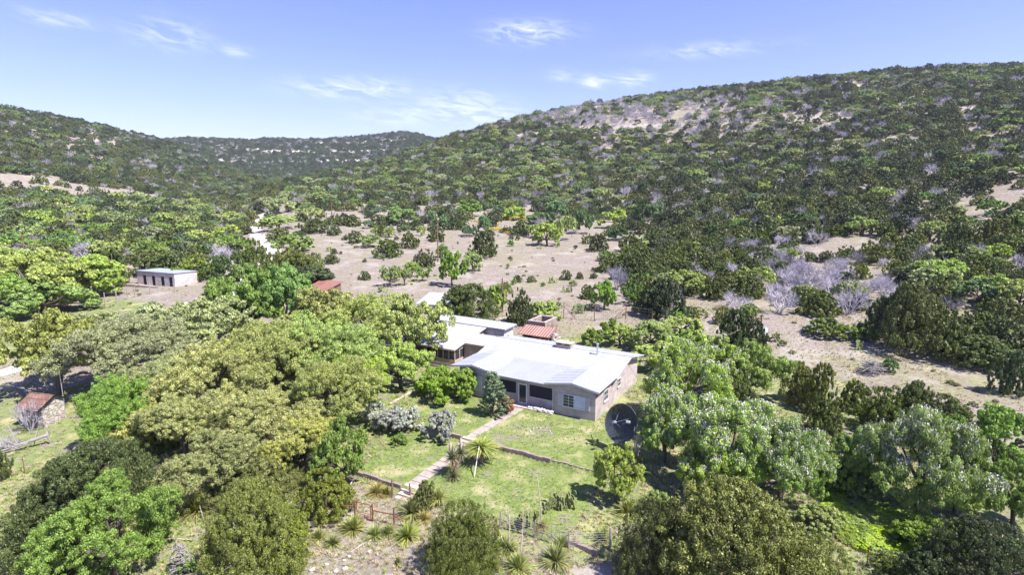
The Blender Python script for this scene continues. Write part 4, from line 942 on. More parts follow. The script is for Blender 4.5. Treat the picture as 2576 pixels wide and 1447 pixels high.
TINT = dict(ol=(.27, .30, .10), pale=(.315, .370, .205), org=(.350, .385, .145), grn=(.175, .285, .075), yg=(.315, .415, .105), lime=(.185, .305, .038), jun=(.106, .146, .044), junl=(.168, .212, .050),
            jund=(.072, .108, .048), teal=(.140, .230, .115), flow=(.255, .370, .080), silver=(.37, .40, .43), grey=(.44, .405, .475), dgrn=(.080, .145, .050), mesq=(.27, .36, .115), blue=(.18, .26, .20), orange=(.36, .20, .13), soto=(.27, .315, .095), sotod=(.31, .27, .12))
KIND = dict(oak=('oak_tree', 'tree'), jun=('juniper_tree', 'tree'), broad=('broadleaf_tree', 'tree'), flow=('blossoming_tree', 'tree'), bush=('shrub', 'shrub'), grey=('bare_tree', 'tree'), oakb=('oak_tree', 'tree'))
USED = {}
def lodpick(kind, d, r):
    ls = dict(huge=.010, hero=.020, mid=.040, lo=.080)
    for l in ('lo', 'mid', 'hero', 'huge'):
        if l == 'lo' and d < 150: continue
        if 2*ls[l]*r*569/d <= (1.4 if d < 66 else 1.9): break
    if kind in ('bush', 'oakb', 'grey') and l == 'huge': l = 'hero'
    return l
def lodof(d): return 'hero' if d < 66 else ('mid' if d < 150 else 'lo')
def put(kind, p, r, h, tint, label, group=None, small=False, lod=None, rz=None):
    """a plant of crown radius r and height h standing at p"""
    d = math.hypot(p.x, p.y); lod = lod or lodpick(kind, d, r); nm, cat = KIND[kind]; key = {'flow': 'broad', 'oakb': 'bush'}.get(kind, kind)
    var = LIB[(key, lod)]; i = USED[(key, lod)] = USED.get((key, lod), -1)+1; me, tk = var[i % len(var)]; rz = (i*2.399) % 6.283 if rz is None else rz
    col = tuple(TINT[tint])+(1,) if isinstance(tint, str) else tuple(tint)+(1,)
    if small or tk is None and kind != 'grey':
        o = link(nm, me); o.location = p; o.rotation_euler = (0, 0, rz); o.scale = (r, r, h); o.color = col; return tag(o, label, cat, group)
    if kind == 'grey':
        o = link(nm, me); o.location = p; o.rotation_euler = (0, 0, rz); o.scale = (r, r, h); o.color = col; return tag(o, label, cat, group)
    t = thing(nm, label, cat, p, rz, group, (r, r, h)); c = link('crown', me, t); c.color = col
    tr = link('trunk', tk, t)
    if kind == 'flow': bl = LIB[('bloss', lod)]; link('blossoms', bl[i % len(var) % len(bl)], c)
    return t
def plant(kind, x, y, top, w, tint, label, group=None, **kw):
    """placed by where its foot, top and width are seen"""
    p = ground(x, y); d = pix(*p)[2]; r = w/2*d/F; lo, hi = .2, 30
    for _ in range(28):
        mm = (lo+hi)/2
        # the far upper rim of a crown shows a little above its middle top
        if pix(p.x, p.y+.25*r, p.z+mm)[1] > top: lo = mm
        else: hi = mm
    return put(kind, p-Vector((0, 0, .05)), r*(1.0 if kind in ('jun',) else .95), hi, tint, label, group, **kw)

HERO = [
 # the oak grove on the left
 ('oak',150,992,772,230,'ol','olive green oak at the left edge of the grove above the stone shed'),
 ('oak',335,985,790,300,'pale','pale grey-green oak whose dark forked trunk shows in the middle'),
 ('oak',520,905,748,225,'pale','silvery pale oak at the back of the grove below the white pickup'),
 ('oak',245,905,775,190,'pale','small pale oak behind the olive oak at the left'),
 ('oak',420,880,758,190,'pale','pale oak with grey branch tips below the stable fence'),
 ('oak',640,860,660,190,'grn','dense dark green oak with a rounded top left of the rusty shed'),
 ('oak',715,850,655,170,'grn','dense green oak leaning over the left side of the rusty shed'),
 ('oak',600,840,730,130,'grn','lower green oak at the left foot of the dense green pair'),
 ('oak',830,880,716,180,'org','orange-topped oak directly right of the rusty shed'),
 ('oak',940,895,735,230,'yg','broad yellow-green oak in the centre of the grove behind'),
 ('oak',1040,925,745,190,'yg','yellow-green oak spreading over the left end of the wing roof'),
 ('oak',1010,980,850,130,'yg','low yellow-green oak beside the round stone well'),
 ('oak',850,980,800,240,'yg','yellow-green oak behind the big orange oak'),
 ('oak',700,1010,800,250,'org','large orange-tinted oak at the heart of the grove'),
 ('oak',560,1060,850,260,'org','large orange-tinted oak with a pale leaning trunk'),
 ('oak',840,1090,890,220,'org','orange-tinted oak at the edge of the upper lawn'),
 ('oak',900,1010,880,170,'yg','small yellow-green oak overhanging the grass left of the curb'),
 ('oak',322,1125,940,215,'grn','grey-green oak standing right behind the stone shed'),
 ('oak',400,1060,890,200,'pale','pale green oak below the dark forked trunk'),
 ('oak',470,1150,980,220,'org','orange oak over the short net fence'),
 ('oak',680,1160,970,260,'org','wide orange oak in front of the grove with dark hollow'),
 ('oak',560,1250,1080,220,'org','lowest orange oak, above the tall leaning stalk'),
 ('broad',865,1232,1055,150,'lime','bright green tree at the right tip of the grove by the lower wall'),
 ('oak',770,1190,1040,170,'org','orange oak beside the bright green tree at the lawn edge'),
 ('jun',640,1240,1120,240,'junl','olive juniper in front of the lowest orange oaks'),
 ('jun',820,1290,1170,150,'junl','olive juniper left of the rusty walk gate'),
 ('jun',400,1130,1020,90,'junl','slim yellowish juniper between the green and orange oaks'),
 ('oak',600,970,850,200,'org','golden oak filling the hollow behind the two large orange oaks'),
 ('oak',480,1010,870,200,'pale','pale oak squeezed between the forked trunk oak and the orange oaks'),
 ('oak',385,1140,1005,170,'org','orange oak right of the grey-green oak by the stone shed'),
 ('oak',765,935,785,200,'yg','yellow-green oak under the orange-topped oak near the rusty shed'),
 # lower left
 ('jun',250,1335,1090,330,'jun','broad dark juniper at the lower left in front of the grove'),
 ('jun',140,1345,1190,170,'jun','dark juniper at the far left corner above the sunny slope'),
 ('broad',290,1465,1200,330,'lime','large bright green tree at the bottom left corner'),
 ('broad',200,1475,1330,200,'lime','lower bright green tree touching the bottom edge at left'),
 ('jun',650,1425,1190,270,'junl','big olive juniper beside the red pipe fence'),
 ('jun',715,1400,1260,160,'junl','shorter olive juniper leaning on the left end of the pipe fence'),
 ('jun',1165,1438,1243,195,'junl','round yellow-green juniper standing alone at the bottom centre'),
 ('jun',1070,1275,1205,70,'junl','small juniper at the foot of the garden steps'),
 # right front
 ('jun',1830,1530,1195,470,'junl','huge olive juniper filling the bottom right of centre'),
 ('jun',1640,1450,1240,200,'jun','dark juniper at the left flank of the huge olive one'),
 ('jun',2030,1540,1330,230,'junl','olive juniper at the right flank of the huge one'),
 ('broad',1548,1266,1112,128,(.40,.50,.05),'bright lime tree standing alone below the satellite dish'),
 ('flow',1725,1080,850,235,'flow','tall white-blossomed tree at the right end of the house'),
 ('flow',1672,1165,985,150,'flow','white-blossomed tree right behind the satellite dish'),
 ('flow',1830,1230,985,290,'flow','wide tree with white blossoms in the middle of the right grove'),
 ('flow',1960,1260,1040,220,'flow','blossoming tree with pale bare limbs above the huge juniper'),
 ('flow',1790,1245,1090,170,'flow','lower green tree with few blossoms above the huge juniper'),
 ('flow',1810,1010,850,170,'flow','blossoming tree below the transformer pole'),
 ('flow',2310,1300,1010,270,'flow','big white-blossomed tree at the right with several grey trunks'),
 ('flow',2180,1230,1070,150,'flow','small blossoming tree left of the big one at the right'),
 ('flow',2400,1300,1110,170,'flow','blossoming tree merging with the green scrub at the far right'),
 ('bush',2120,1240,1130,130,'lime','bright shrub between the two groves of blossoming trees'),
 ('bush',2330,1390,1300,150,'lime','lime shrub at the foot of the big blossoming tree'),
 ('jun',2450,1500,1290,260,'jund','very dark juniper in the bottom right corner'),
 ('jun',2330,1500,1380,170,'jund','dark low juniper at the bottom edge right of the lime slope'),
 ('broad',2545,1330,1150,160,'lime','bright green tree at the right edge above the dark corner'),
 ('broad',2500,1190,1010,220,'grn','fresh green tree at the right edge below the clearing'),
 ('jun',2480,1230,1100,130,'jund','dark juniper between the two green trees at the right edge'),
 ('jun',2210,1085,968,140,'jun','dark juniper behind the big blossoming tree'),
 ('jun',2290,1080,955,120,'jun','pointed dark juniper at the lower edge of the clearing'),
 ('jun',2370,1085,985,140,'jun','dark spreading juniper below the clearing, right of the pointed one'),
 ('jun',2060,1040,910,70,'junl','thin sparse juniper left of the brush pile'),
 ('jun',2150,1035,955,85,'junl','olive juniper below the brush pile'),
 ('jun',2000,1015,905,105,'junl','olive juniper under the slack pale wire'),
 ('jun',2070,1090,985,85,'jun','slim dark juniper below the end of the slack wire'),
 ('jun',1840,1050,925,140,'jun','dark juniper between the blossoming trees and the twisted oak'),
 ('oak',1885,1010,850,150,'mesq','twisted oak with dark crooked limbs below the transformer pole'),
 ('jun',1845,880,775,100,'jund','dark upright juniper left of the transformer pole'),
 ('jun',1890,885,800,70,'jund','small dark juniper at the foot of the transformer pole'),
 ('bush',1710,840,790,110,'mesq','pale green thicket behind the house at the right'),
 ('bush',1640,880,805,120,'mesq','light green bushes behind the right end of the house'),
 ('bush',1560,870,815,80,'yg','yellow-green bush behind the house chimney'),
 ('bush',1490,870,825,60,'lime','small bright shrub on the back lawn left'),
 ('bush',1530,850,800,50,'lime','small bright shrub on the back lawn right'),
 ('bush',1745,905,830,120,'flow','green bush behind the tallest blossoming tree'),
 ('bush',1650,930,850,120,'yg','yellow-green shrub close against the back of the house'),
 ('bush',2070,1200,1110,125,'flow','fresh green bush right of the bare-limbed blossoming tree'),('bush',2135,1190,1090,110,'grn','green bush by the top of the broken wire fence'),('bush',2175,1262,1195,95,'grn','dark green bush above the bright lime slope'),('bush',1990,1200,1100,125,'flow','green bush between the wide and the bare-limbed blossoming trees'),
 ('bush',2060,1335,1265,110,'mesq','pale green shrub at the right shoulder of the huge juniper'),('jun',2250,1445,1385,110,'junl','olive juniper shrub at the lower end of the lime slope'),('bush',2435,1395,1312,105,'lime','lime shrub at the right side of the big blossoming tree'),('bush',2550,1440,1345,120,'grn','green bush in the bottom right corner'),('bush',1650,1300,1232,80,'yg','yellow-green bush between the lime tree and the huge juniper'),
 # garden shrubs
 ('bush',1100,1005,920,120,'lime','rounded bright green bush at the left corner of the house'),
 ('bush',1158,1005,925,90,'lime','leafy green bush touching the curtained left window'),
 ('bush',985,1085,1025,90,'silver','left silvery sage bush by the upper wall'),
 ('bush',1022,1080,1020,80,'silver','silvery sage bush in the middle of the row'),
 ('bush',945,1070,1015,70,'silver','silver bush at the edge of the orange oak'),
 ('bush',1108,1108,1030,82,'silver','round silver-grey bush standing alone by the walk'),
 ('bush',1272,1040,998,44,'orange','small pinkish orange shrub under the porch screen'),
 ('bush',1245,850,805,55,'ol','thin vine-like shrub growing against the wing between the roofs'),
 ('bush',1005,1120,1090,40,'lime','tiny lime shrub at the foot of the silver bushes'),
 ('jun',1003,1419,1400,18,'junl','tiny juniper seedling alone on the bare slope'),
 ('bush',470,1440,1405,50,'lime','little bright shrub beside the grey brush heap'),
]
for (k, x, y, t, w, c, lab) in HERO: plant(k, x, y, t, w*(1.15 if k == 'oak' else 1.05), c, lab)
def cypress():
    p = ground(1240, 1047); t = thing('blue_cypress', 'blue-green cypress with drooping sprays in front of the porch screens', 'tree', p, .4); g = np.random.default_rng(4)
    nb = 130; a = g.random(nb)*6.283; z = g.random(nb)**.9; rr = (1-z)**.75*1.55*g.uniform(.45, 1.05, nb); c = np.stack([rr*np.cos(a)+.25*np.sin(z*4), rr*np.sin(a), .25+z*4.1], -1)
    nl = 150; idx = np.repeat(np.arange(nb), nl); n = len(idx); d = unit(g.normal(size=(n, 3))); o = np.stack([np.cos(a), np.sin(a), .35+0*a], -1)[idx]
    P_ = c[idx]+d*g.uniform(.05, .17, n)[:, None]+o*(g.uniform(-.35, .35, n))[:, None]
    me = leaves('crown', P_, d, o+d*.6, .085*g.uniform(.7, 1.4, n), .03*g.uniform(.7, 1.4, n), .4*g.random(nb)[idx]+.6*g.random(n), M['needle']); cr = link('crown', me, t); cr.color = TINT['blue']+(1,)
    m = MB().tube([(0, 0, -.1), (.1, 0, 2), (.2, 0, 4)], [.11, .07, .02], 7)
    for i in range(0, nb, 4): m.tube([(.05, 0, max(.2, c[i][2]-.4)), tuple(c[i])], [.025, .008], 4)
    m.build('trunk', M['bark'], t)
cypress()

# ------------------------------------------------------------------ trees of the field and the clearing, by where they stand
Z3 = lambda x, y: ((1000+x/2.575)*.64529, (750+y/2.575)*.64529)
Z4 = lambda x, y: ((1900+x/2.575)*.64529, (700+y/2.575)*.64529)
Z8 = lambda x, y: ((2500+x/1.7265)*.64529, (1050+y/1.7265)*.64529)
MARKS = [('the white road', 655, 600), ('the tall field pole', 1102, 620), ('the thin upper field pole', 836, 535), ('the pink stable', 415, 705), ('the rusty shed', 798, 748), ('the transformer pole', 1911, 830), ('the brush pile', 2190, 920),
         ('the stone cistern', 1360, 812), ('the yellow flowers', 1275, 548), ('the pole behind the wing', 1264, 745), ('the right field corner', 1600, 520), ('the grey dead tangle', 1545, 690), ('the back yard fence', 1490, 800), ('the far end of the field', 1000, 525)]
WORDS = dict(oak='oak', oakb='oak', jun='juniper', broad='leafy tree', bush='bush', grey='bare grey tree', flow='blossoming tree')
CWORD = dict(ol='olive', pale='pale green', org='orange-tinted', grn='green', yg='yellow-green', lime='bright green', jun='dark', junl='olive', jund='very dark', teal='blue-green', flow='green', grey='', dgrn='deep green', mesq='light green', silver='silvery')
SEEN = {}
def autolabel(kind, x, y, w, h, tint, where):
    n, mx, my = min(MARKS, key=lambda q: (q[1]-x)**2+(1.6*(q[2]-y))**2); dx, dy = x-mx, (y-my)*1.6
    ang = math.atan2(dy, dx); dist = math.hypot(dx, dy)
    rel = ('right of', 'below and right of', 'below', 'below and left of', 'left of', 'above and left of', 'above', 'above and right of')[int(round(ang/(pi/4))) % 8]
    near = 'close' if dist < 60 else ('further' if dist < 130 else 'far')
    size = 'tiny' if w < 22 else 'small' if w < 42 else 'medium' if w < 70 else 'large'
    sh = 'upright ' if h > 1.15*w else 'low ' if h < .65*w else 'round '
    lab = ' '.join(f"{size} {sh if 'woods' not in where else ''}{CWORD.get(tint, '')} {WORDS[kind]} {where if 'woods' in where else ''} {near if 'woods' not in where else ''} {rel} {n}".split()); k = SEEN[lab] = SEEN.get(lab, 0)+1
    return lab
FT = [(Z3, [('jun',445,285,185,115),('jun',130,275,190,110),('jun',585,405,235,260),('jun',790,430,335,140),('jun',800,330,232,190),('jun',960,335,230,190),('jun',1205,205,135,85),('jun',830,190,105,55),('oak',985,165,55,150,'grn'),
   ('oak',470,165,80,140,'pale'),('oak',650,115,0,260,'mesq'),('oak',760,150,50,170,'teal'),('oak',130,190,60,150,'pale'),('oak',270,205,60,210,'pale'),('oak',230,375,235,330,'mesq'),('oak',70,400,300,150,'mesq'),('jun',230,480,360,260,'junl'),('jun',410,440,390,130),('broad',390,615,430,370,'lime'),
   ('jun',340,800,590,330,'junl'),('oak',1450,320,140,265,'grn'),('jun',1215,340,235,170),('jun',1260,440,300,100),('bush',1210,435,335,100,'mesq'),('bush',1335,450,335,110,'mesq'),('jun',990,510,390,150),('bush',1150,550,430,190,'mesq'),
   ('jun',1310,655,475,275),('jun',1530,555,405,190),('broad',1660,435,335,100,'yg'),('jun',1810,490,360,155),('jun',1690,750,575,190),('broad',1870,655,525,150,'grn'),('broad',1960,945,605,265,'lime'),('bush',2170,800,600,190,'mesq'),
   ('jun',2290,640,400,300),('oak',2130,440,335,160,'teal'),('oak',2285,395,220,130,'teal'),('jun',1890,250,140,190),('oak',1760,315,190,95,'teal'),('oak',1880,375,230,110,'teal'),('jun',1970,375,250,130),('jun',2040,365,250,95),
   ('oak',2150,245,85,250,'grn'),('oak',1340,945,740,190,'mesq'),('oak',1410,895,740,130,'mesq'),('oak',1490,935,765,130,'mesq'),('oak',1560,850,700,150,'mesq'),('broad',1665,890,740,145,'lime'),('jun',1085,880,790,105),
   ('oak',620,955,755,260,'jund'),('broad',630,790,620,85,'mesq'),('jun',760,710,615,145),('jun',785,615,565,65),('bush',1005,560,530,50,'lime'),('bush',730,590,545,50,'mesq'),('jun',900,480,430,70),('jun',1085,700,665,40),('bush',1405,480,440,50,'jun'),('bush',575,640,600,55,'jun'),
   ('jun',2290,160,70,130),('oak',2440,215,130,100,'teal'),('bush',1605,305,255,60,'jun'),('bush',1660,300,255,60,'jun'),('bush',1440,405,365,55,'jun'),('bush',1045,205,180,40,'grn'),('jun',850,620,590,30),('bush',1250,1000,950,60,'yg'),
   ('jun',2140,1270,925,480,'jun'),('jun',2020,1250,960,250,'jun'),('bush',2410,1200,940,200,'mesq'),('jun',2500,1010,920,110,'junl')]),
 (Z4, [('oak',265,405,260,205,'yg'),('oak',510,445,330,220,'teal'),('jun',340,555,410,195),('oak',600,665,440,265,'yg'),('oak',700,385,220,215,'teal'),('oak',800,605,370,180,'mesq'),('oak',960,545,310,190,'teal'),('broad',110,335,260,90,'teal'),('oak',1270,480,300,255,'yg'),
   ('oak',1560,420,230,170,'dgrn'),('oak',1680,400,225,180,'teal'),('grey',1410,450,350,120),('oak',1320,605,480,195,'dgrn'),('jun',1130,720,550,200),('jun',1010,640,540,130,'junl'),('oak',1530,670,565,265,'mesq'),('jun',1470,930,650,290),('jun',1600,910,690,200),('bush',1200,815,720,175,'grn'),
   ('jun',790,1010,910,95),('jun',920,995,930,75),('jun',1065,992,930,65),('jun',300,1030,960,95),('jun',440,1030,965,80),('bush',1070,920,880,60,'jun'),('jun',1130,930,870,70),('bush',260,1055,1000,65,'lime'),('bush',235,670,610,60,'grn'),('bush',710,680,630,38,'grn'),('bush',885,700,660,38,'jun'),
   ('jun',230,800,765,40),('bush',205,895,845,36,'mesq'),('bush',1005,730,690,42,'jun'),('bush',305,610,560,45,'jun'),('bush',240,600,570,50,'jun'),('grey',1300,1110,830,250),('grey',1250,1000,860,150),('broad',1170,1310,1010,250,'lime'),('broad',1540,1120,950,220,'lime'),('broad',1470,1260,1060,200,'lime'),
   ('jun',1790,1390,1000,380,'jund'),('jun',1640,1350,1080,260,'jund'),('grey',1880,1330,1010,260),('jun',990,1195,1060,150),('jun',330,1450,1110,230),('bush',560,1410,1225,270,'yg'),('bush',180,1115,1030,110,'lime'),('bush',1020,1310,1250,130,'teal'),('bush',920,1310,1250,110,'teal'),
   ('bush',720,1290,1225,55,'mesq'),('bush',860,1070,1010,75,'mesq'),('bush',560,1075,1030,45,'lime'),('jun',2300,1190,985,160),('jun',2350,1440,1280,160,'junl'),('bush',1950,1430,1320,190,'lime')]),
 (Z8, [('jun',1790,520,90,400,'jun'),('jun',1680,470,190,260,'jun'),('jun',2250,650,440,400,'jun'),('jun',2060,600,300,260,'jun'),('jun',2490,840,560,200,'jund'),('jun',2420,560,330,280,'jun'),('jun',1150,305,140,230),('grey',930,300,110,250),('grey',1400,300,90,220),('grey',640,270,130,240),('jun',500,200,60,150),
   ('jun',345,320,250,150,'junl'),('jun',720,300,230,130,'junl'),('bush',740,335,250,130,'mesq'),('bush',1240,460,330,170,'lime'),('bush',1370,470,370,160,'lime'),('bush',1510,477,390,125,'lime'),('bush',1130,420,375,85,'teal'),('bush',900,487,425,55,'ol'),('bush',948,517,475,50,'junl'),
   ('bush',1670,690,600,100,'grn'),('bush',1470,540,510,40,'mesq'),('grey',1380,420,380,40)]),
]
for Z, L_ in FT:
    for q in L_:
        k, x, y, t, w = q[:5]; c = q[5] if len(q) > 5 else ('grey' if k == 'grey' else 'jun'); s = 2.575 if Z is not Z8 else 1.7265
        bx, by = Z(x, y); ty = Z(x, t)[1]; ww = w/s*.64529
        if k == 'oak' and c != 'mesq': k = 'oakb'
        plant(k, bx, by, by-(by-ty)*1.06, ww*1.22, c, autolabel(k, bx, by, ww, by-ty, c, 'in the clearing' if Z is Z8 else 'in the dry field'), 'trees and bushes of the open field' if Z is not Z8 else 'trees around the right clearing')
BIGOAKS = [('oak',110,770,625,210,'yg','big rounded yellow-green oak at the far left edge above the grass'),('oak',215,745,640,150,'yg','yellow-green oak left of the stable fence'),('oak',30,790,690,130,'grn','low green oak at the left frame edge over the red gate'),('oak',130,790,700,150,'grn','low green oak behind the left red gate'),('oak',20,720,615,130,'yg','yellow-green oak cut by the left frame edge'),
  ('jun',290,715,625,90,'jun','dark juniper left of the pink stable'),('jun',500,700,640,95,'junl','olive juniper behind the right end of the pink stable'),('jun',560,705,640,80,'dgrn','deep green tree between the stable and the grove'),('jun',440,690,630,90,'jun','dark juniper right behind the stable roof'),('jun',365,690,628,90,'jun','dark juniper behind the stable, left part'),('jun',740,700,612,120,'junl','olive juniper beside the white road bend'),('oak',770,735,665,120,'jund','dark thin oak with bare grey limbs above the rusty shed'),('jun',640,690,600,80,'jun','dark juniper on the near side of the white road')]
for (k, x, y, t, w, c, lab) in BIGOAKS: plant('oakb' if k == 'oak' else k, x, y, t, w*(1.3 if k == 'oak' else 1.1), c, lab)

# ------------------------------------------------------------------ the woods: nearest trees singly, the rest as one mass
def woods():
    g = np.random.default_rng(12)
    EG = np.maximum.accumulate((ZG-CAMH)/np.exp(_lr)[None, :], axis=1)
    pts = []
    r = 80.0
    while r < 1700:
        s = float(np.interp(r, [80, 250, 600, 1000, 1700], [3.5, 3.6, 4.1, 5.6, 8.0])); da = s/r; n = int(1.62/da)
        a = -.81+(np.arange(n)+g.uniform(-.42, .42, n))*da; rr = r+g.uniform(-.42, .42, n)*s
        pts.append(np.stack([rr*np.sin(a), rr*np.cos(a), np.full(n, s)], -1)); r += s
    P_ = np.concatenate(pts); x, y, s = P_.T; z = height(x, y); px, py, pw = pix(x, y, z); rr = np.hypot(x, y); a = np.arctan2(x, y)
    yb = np.interp(px, [-300, 0, 120, 250, 330, 520, 560, 600, 650, 1500, 1560, 1640, 1790, 1900, 2200, 2235, 2400, 2600, 2900], [660, 655, 640, 655, 668, 660, 650, 655, 600, 690, 745, 775, 745, 780, 795, 800, 880, 940, 990])
    ok = (py < yb) & (px > -260) & (px < 2840)
    for k in ('clear', 'st', 'll'): ok &= ~inpoly(x, y, WP[k])
    fld = inpoly(x, y, WP['field']); ok &= ~fld | ((py < 600) & (g.random(len(x)) < np.interp(py, [505, 540, 600], [.34, .17, .05])) & (np.abs(px-655) > 28))
    ok &= ~inpoly(x, y, WP['meadow']) | (g.random(len(x)) < .05)
    fi = np.clip(((a-AZG[0])/(AZG[1]-AZG[0])).astype(int), 0, NAZ-1); fj = np.clip(((np.log(rr)-LR0)/(LR1-LR0)*(NLR-1)).astype(int), 0, NLR-1)
    ok &= (z+7-CAMH)/rr > EG[fi, fj]-.004
    for q in ((668, 655), (690, 632), (668, 612), (648, 596), (640, 580), (646, 560), (668, 540), (690, 522), (716, 490), (640, 690)):
        w = ground(*q); ok &= np.hypot(x-w.x, y-w.y) > np.interp(np.hypot(w.x, w.y), [100, 300], [4.5, 8])
    # the strip of sight kept open in front of the white road
    for (q, wd) in (((652, 600), 4.5), ((640, 590), 4.5), ((672, 650), 4)):
        w = ground(*q); t = (x*w.x+y*w.y)/math.hypot(w.x, w.y); off = np.abs(x*w.y-y*w.x)/math.hypot(w.x, w.y); ok &= ~((off < wd) & (t < math.hypot(w.x, w.y)) & (t > math.hypot(w.x, w.y)-26))
    dens = .90+.0*x
    sp = inpoly(px, py, [(1880,560),(2020,600),(2200,520),(2400,470),(2576,400),(2700,520),(2560,640),(2300,640),(2100,650),(1900,650)]); dens = np.where(sp, .58, dens)
    gully = fbm(x/26+9, y/26, 3); dens = dens-np.where(gully < -.10, np.where(rr < 700, .30, .2), 0)*np.where(sp, 1.4, 1)
    rockb = np.exp(-((px-1700)/230)**2-((py-300)/45)**2)+.8*np.exp(-((px-1330)/150)**2-((py-300)/30)**2); dens = dens-.40*rockb
    strata = np.maximum(0, np.sin(z/4.3+fbm(x/120, y/120)*3))**3; dens = dens-.85*strata*sstep(900, 1000, rr)*sstep(45, 70, z)*(1-sstep(112, 126, z))-.22*strata*(rr < 900)*sstep(30, 50, z)
    lh = (px < 480) & (rr > 480); dens = dens-np.where(lh, .5*np.exp(-((py-365)/32)**2)*np.exp(-((px-250)/150)**2), 0)
    ok &= g.random(len(x)) < dens
    x, y, z, s, px, py, rr = (q[ok] for q in (x, y, z, s, px, py, rr)); n = len(x)
    u = g.random(n); patch = fbm(x/22, y/22+40, 3)*1.8; pgrey = .12+.6*np.exp(-((px-1930)/60)**2-((py-750)/45)**2)+.5*np.exp(-((px-2180)/150)**2-((py-765)/35)**2)+.58*np.exp(-((px-2060)/190)**2-((py-690)/55)**2)+.5*np.exp(-((px-1480)/400)**2-((py-285)/38)**2)+.35*np.exp(-((px-1720)/220)**2-((py-300)/45)**2)+.45*np.exp(-((px-2350)/120)**2-((py-730)/60)**2)+.15*(fbm(x/30+3, y/30)>.12)
    poak = .17+patch*.55+.20*np.exp(-((px-1350)/330)**2-((py-440)/85)**2); poak = np.where(px < 660, poak+np.where(rr < 420, .09, -.05), poak); poak = np.where((px > 1500) & (rr < 260), poak-.12, poak)
    kind = np.where(u < pgrey, 2, np.where(u < pgrey+np.clip(poak, .03, .7), 1, 0))
    cut = dict(); order = np.argsort(rr); single = np.zeros(n, bool)
    big = np.zeros(3, int)
    for i in order:
        k = kind[i]; lim = (170, 150, 90)[k]
        if big[k] < lim and -20 < px[i] < 2596: single[i] = True; big[k] += 1
    size = s*(.44+.5*g.random(n)**1.6)
    oakc = ['yg', 'mesq', 'lime', 'pale', 'grn', 'teal', 'dgrn', 'mesq', 'yg']; farc = None
    for i in np.nonzero(single)[0]:
        p = Vector((x[i], y[i], z[i]-.1)); side = 'left flats' if px[i] < 760 else 'right slope'; k = kind[i]; r_ = size[i]; w = 2*r_*F/rr[i]
        if k == 0:
            c = ['jun', 'junl', 'jun', 'jun'][int(g.integers(0, 4))]; h = r_*g.uniform(1.25, 1.75); kk = 'jun'; r_ *= 1.12
        elif k == 1:
            c = oakc[int(g.integers(0, len(oakc)))]; h = r_*g.uniform(1.3, 1.7); kk = 'oak'; r_ *= 1.25
        else: c = 'grey'; r_ *= 1.15; h = r_*g.uniform(1.15, 1.4); kk = 'grey'
        put(kk, p, r_, h, c, autolabel(kk, px[i], py[i]-h*.5*F/rr[i], w, h*F/rr[i], c, 'in woods'), f'trees at the near edge of the woods on the {side}')
    # the mass beyond
    col = bpy.data.collections.new('woodland_sources'); src = []
    def WM(nm, c):
        k = 'woods_'+nm+'_'+c
        if k not in M:
            q = np.array(TINT[c]); t = tuple(float(v) for v in (q*.80+q.mean()*.20)*(.95 if nm == 'juniper' else 1.08 if nm == 'oak' else .9)); M[k] = foliage(k, .14, .5, 1.4, (1.08, 1.0, .6), t) if nm == 'juniper' else foliage(k, 0, .6, 1.25, (1, 1, 1), t) if nm == 'bare' else foliage(k, .25, tint=t)
        return M[k]
    def add(nm, me, c):
        me = me.copy(); me.materials.clear(); me.materials.append(WM(nm, c)); o = bpy.data.objects.new('woods_%02d_%s' % (len(src), nm), me); col.objects.link(o); src.append(o); return len(src)-1
    J = [add('juniper', LIB[('jun', 'lo')][i % 3][0], c) for i, c in enumerate(('jun', 'jund', 'junl', 'jun'))]
    O_ = [add('oak', LIB[('oak', 'lo')][i % 3][0], c) for i, c in enumerate(oakc[:8])]
    Gy = [add('bare', LIB[('grey', 'lo')][i % 3][0], 'grey') for i in range(2)]
    m = ~single; x, y, z, rr, kind, size, px = (q[m] for q in (x, y, z, rr, kind, size, px)); n = len(x)
    var = np.empty(n, np.int32); h = np.empty(n); w = np.empty(n)
    for i in range(n):
        k = kind[i]
        if k == 0: var[i] = J[int(g.integers(0, 3 if rr[i] < 700 else 2))]; w[i] = size[i]*1.12; h[i] = size[i]*g.uniform(1.15, 1.7)
        elif k == 1:
            if rr[i] > 850: var[i] = O_[6] if g.random() < .6 else J[1]
            elif px[i] < 900 and rr[i] > 430: var[i] = O_[(4, 6, 6, 5)[int(g.integers(0, 4))]]
            else: var[i] = O_[int(g.integers(0, 8))]
            w[i] = size[i]*1.28; h[i] = size[i]*g.uniform(1.25, 1.7)
        else: var[i] = Gy[int(g.integers(0, 2))]; w[i] = size[i]*1.15; h[i] = size[i]*g.uniform(1.35, 1.7)
    scatter('woodland', np.stack([x, y, z-.15], -1), var, np.stack([w, w, h], -1), g.random(n)*6.283, col, 'stuff')
    print('woods', n, 'singles', big)
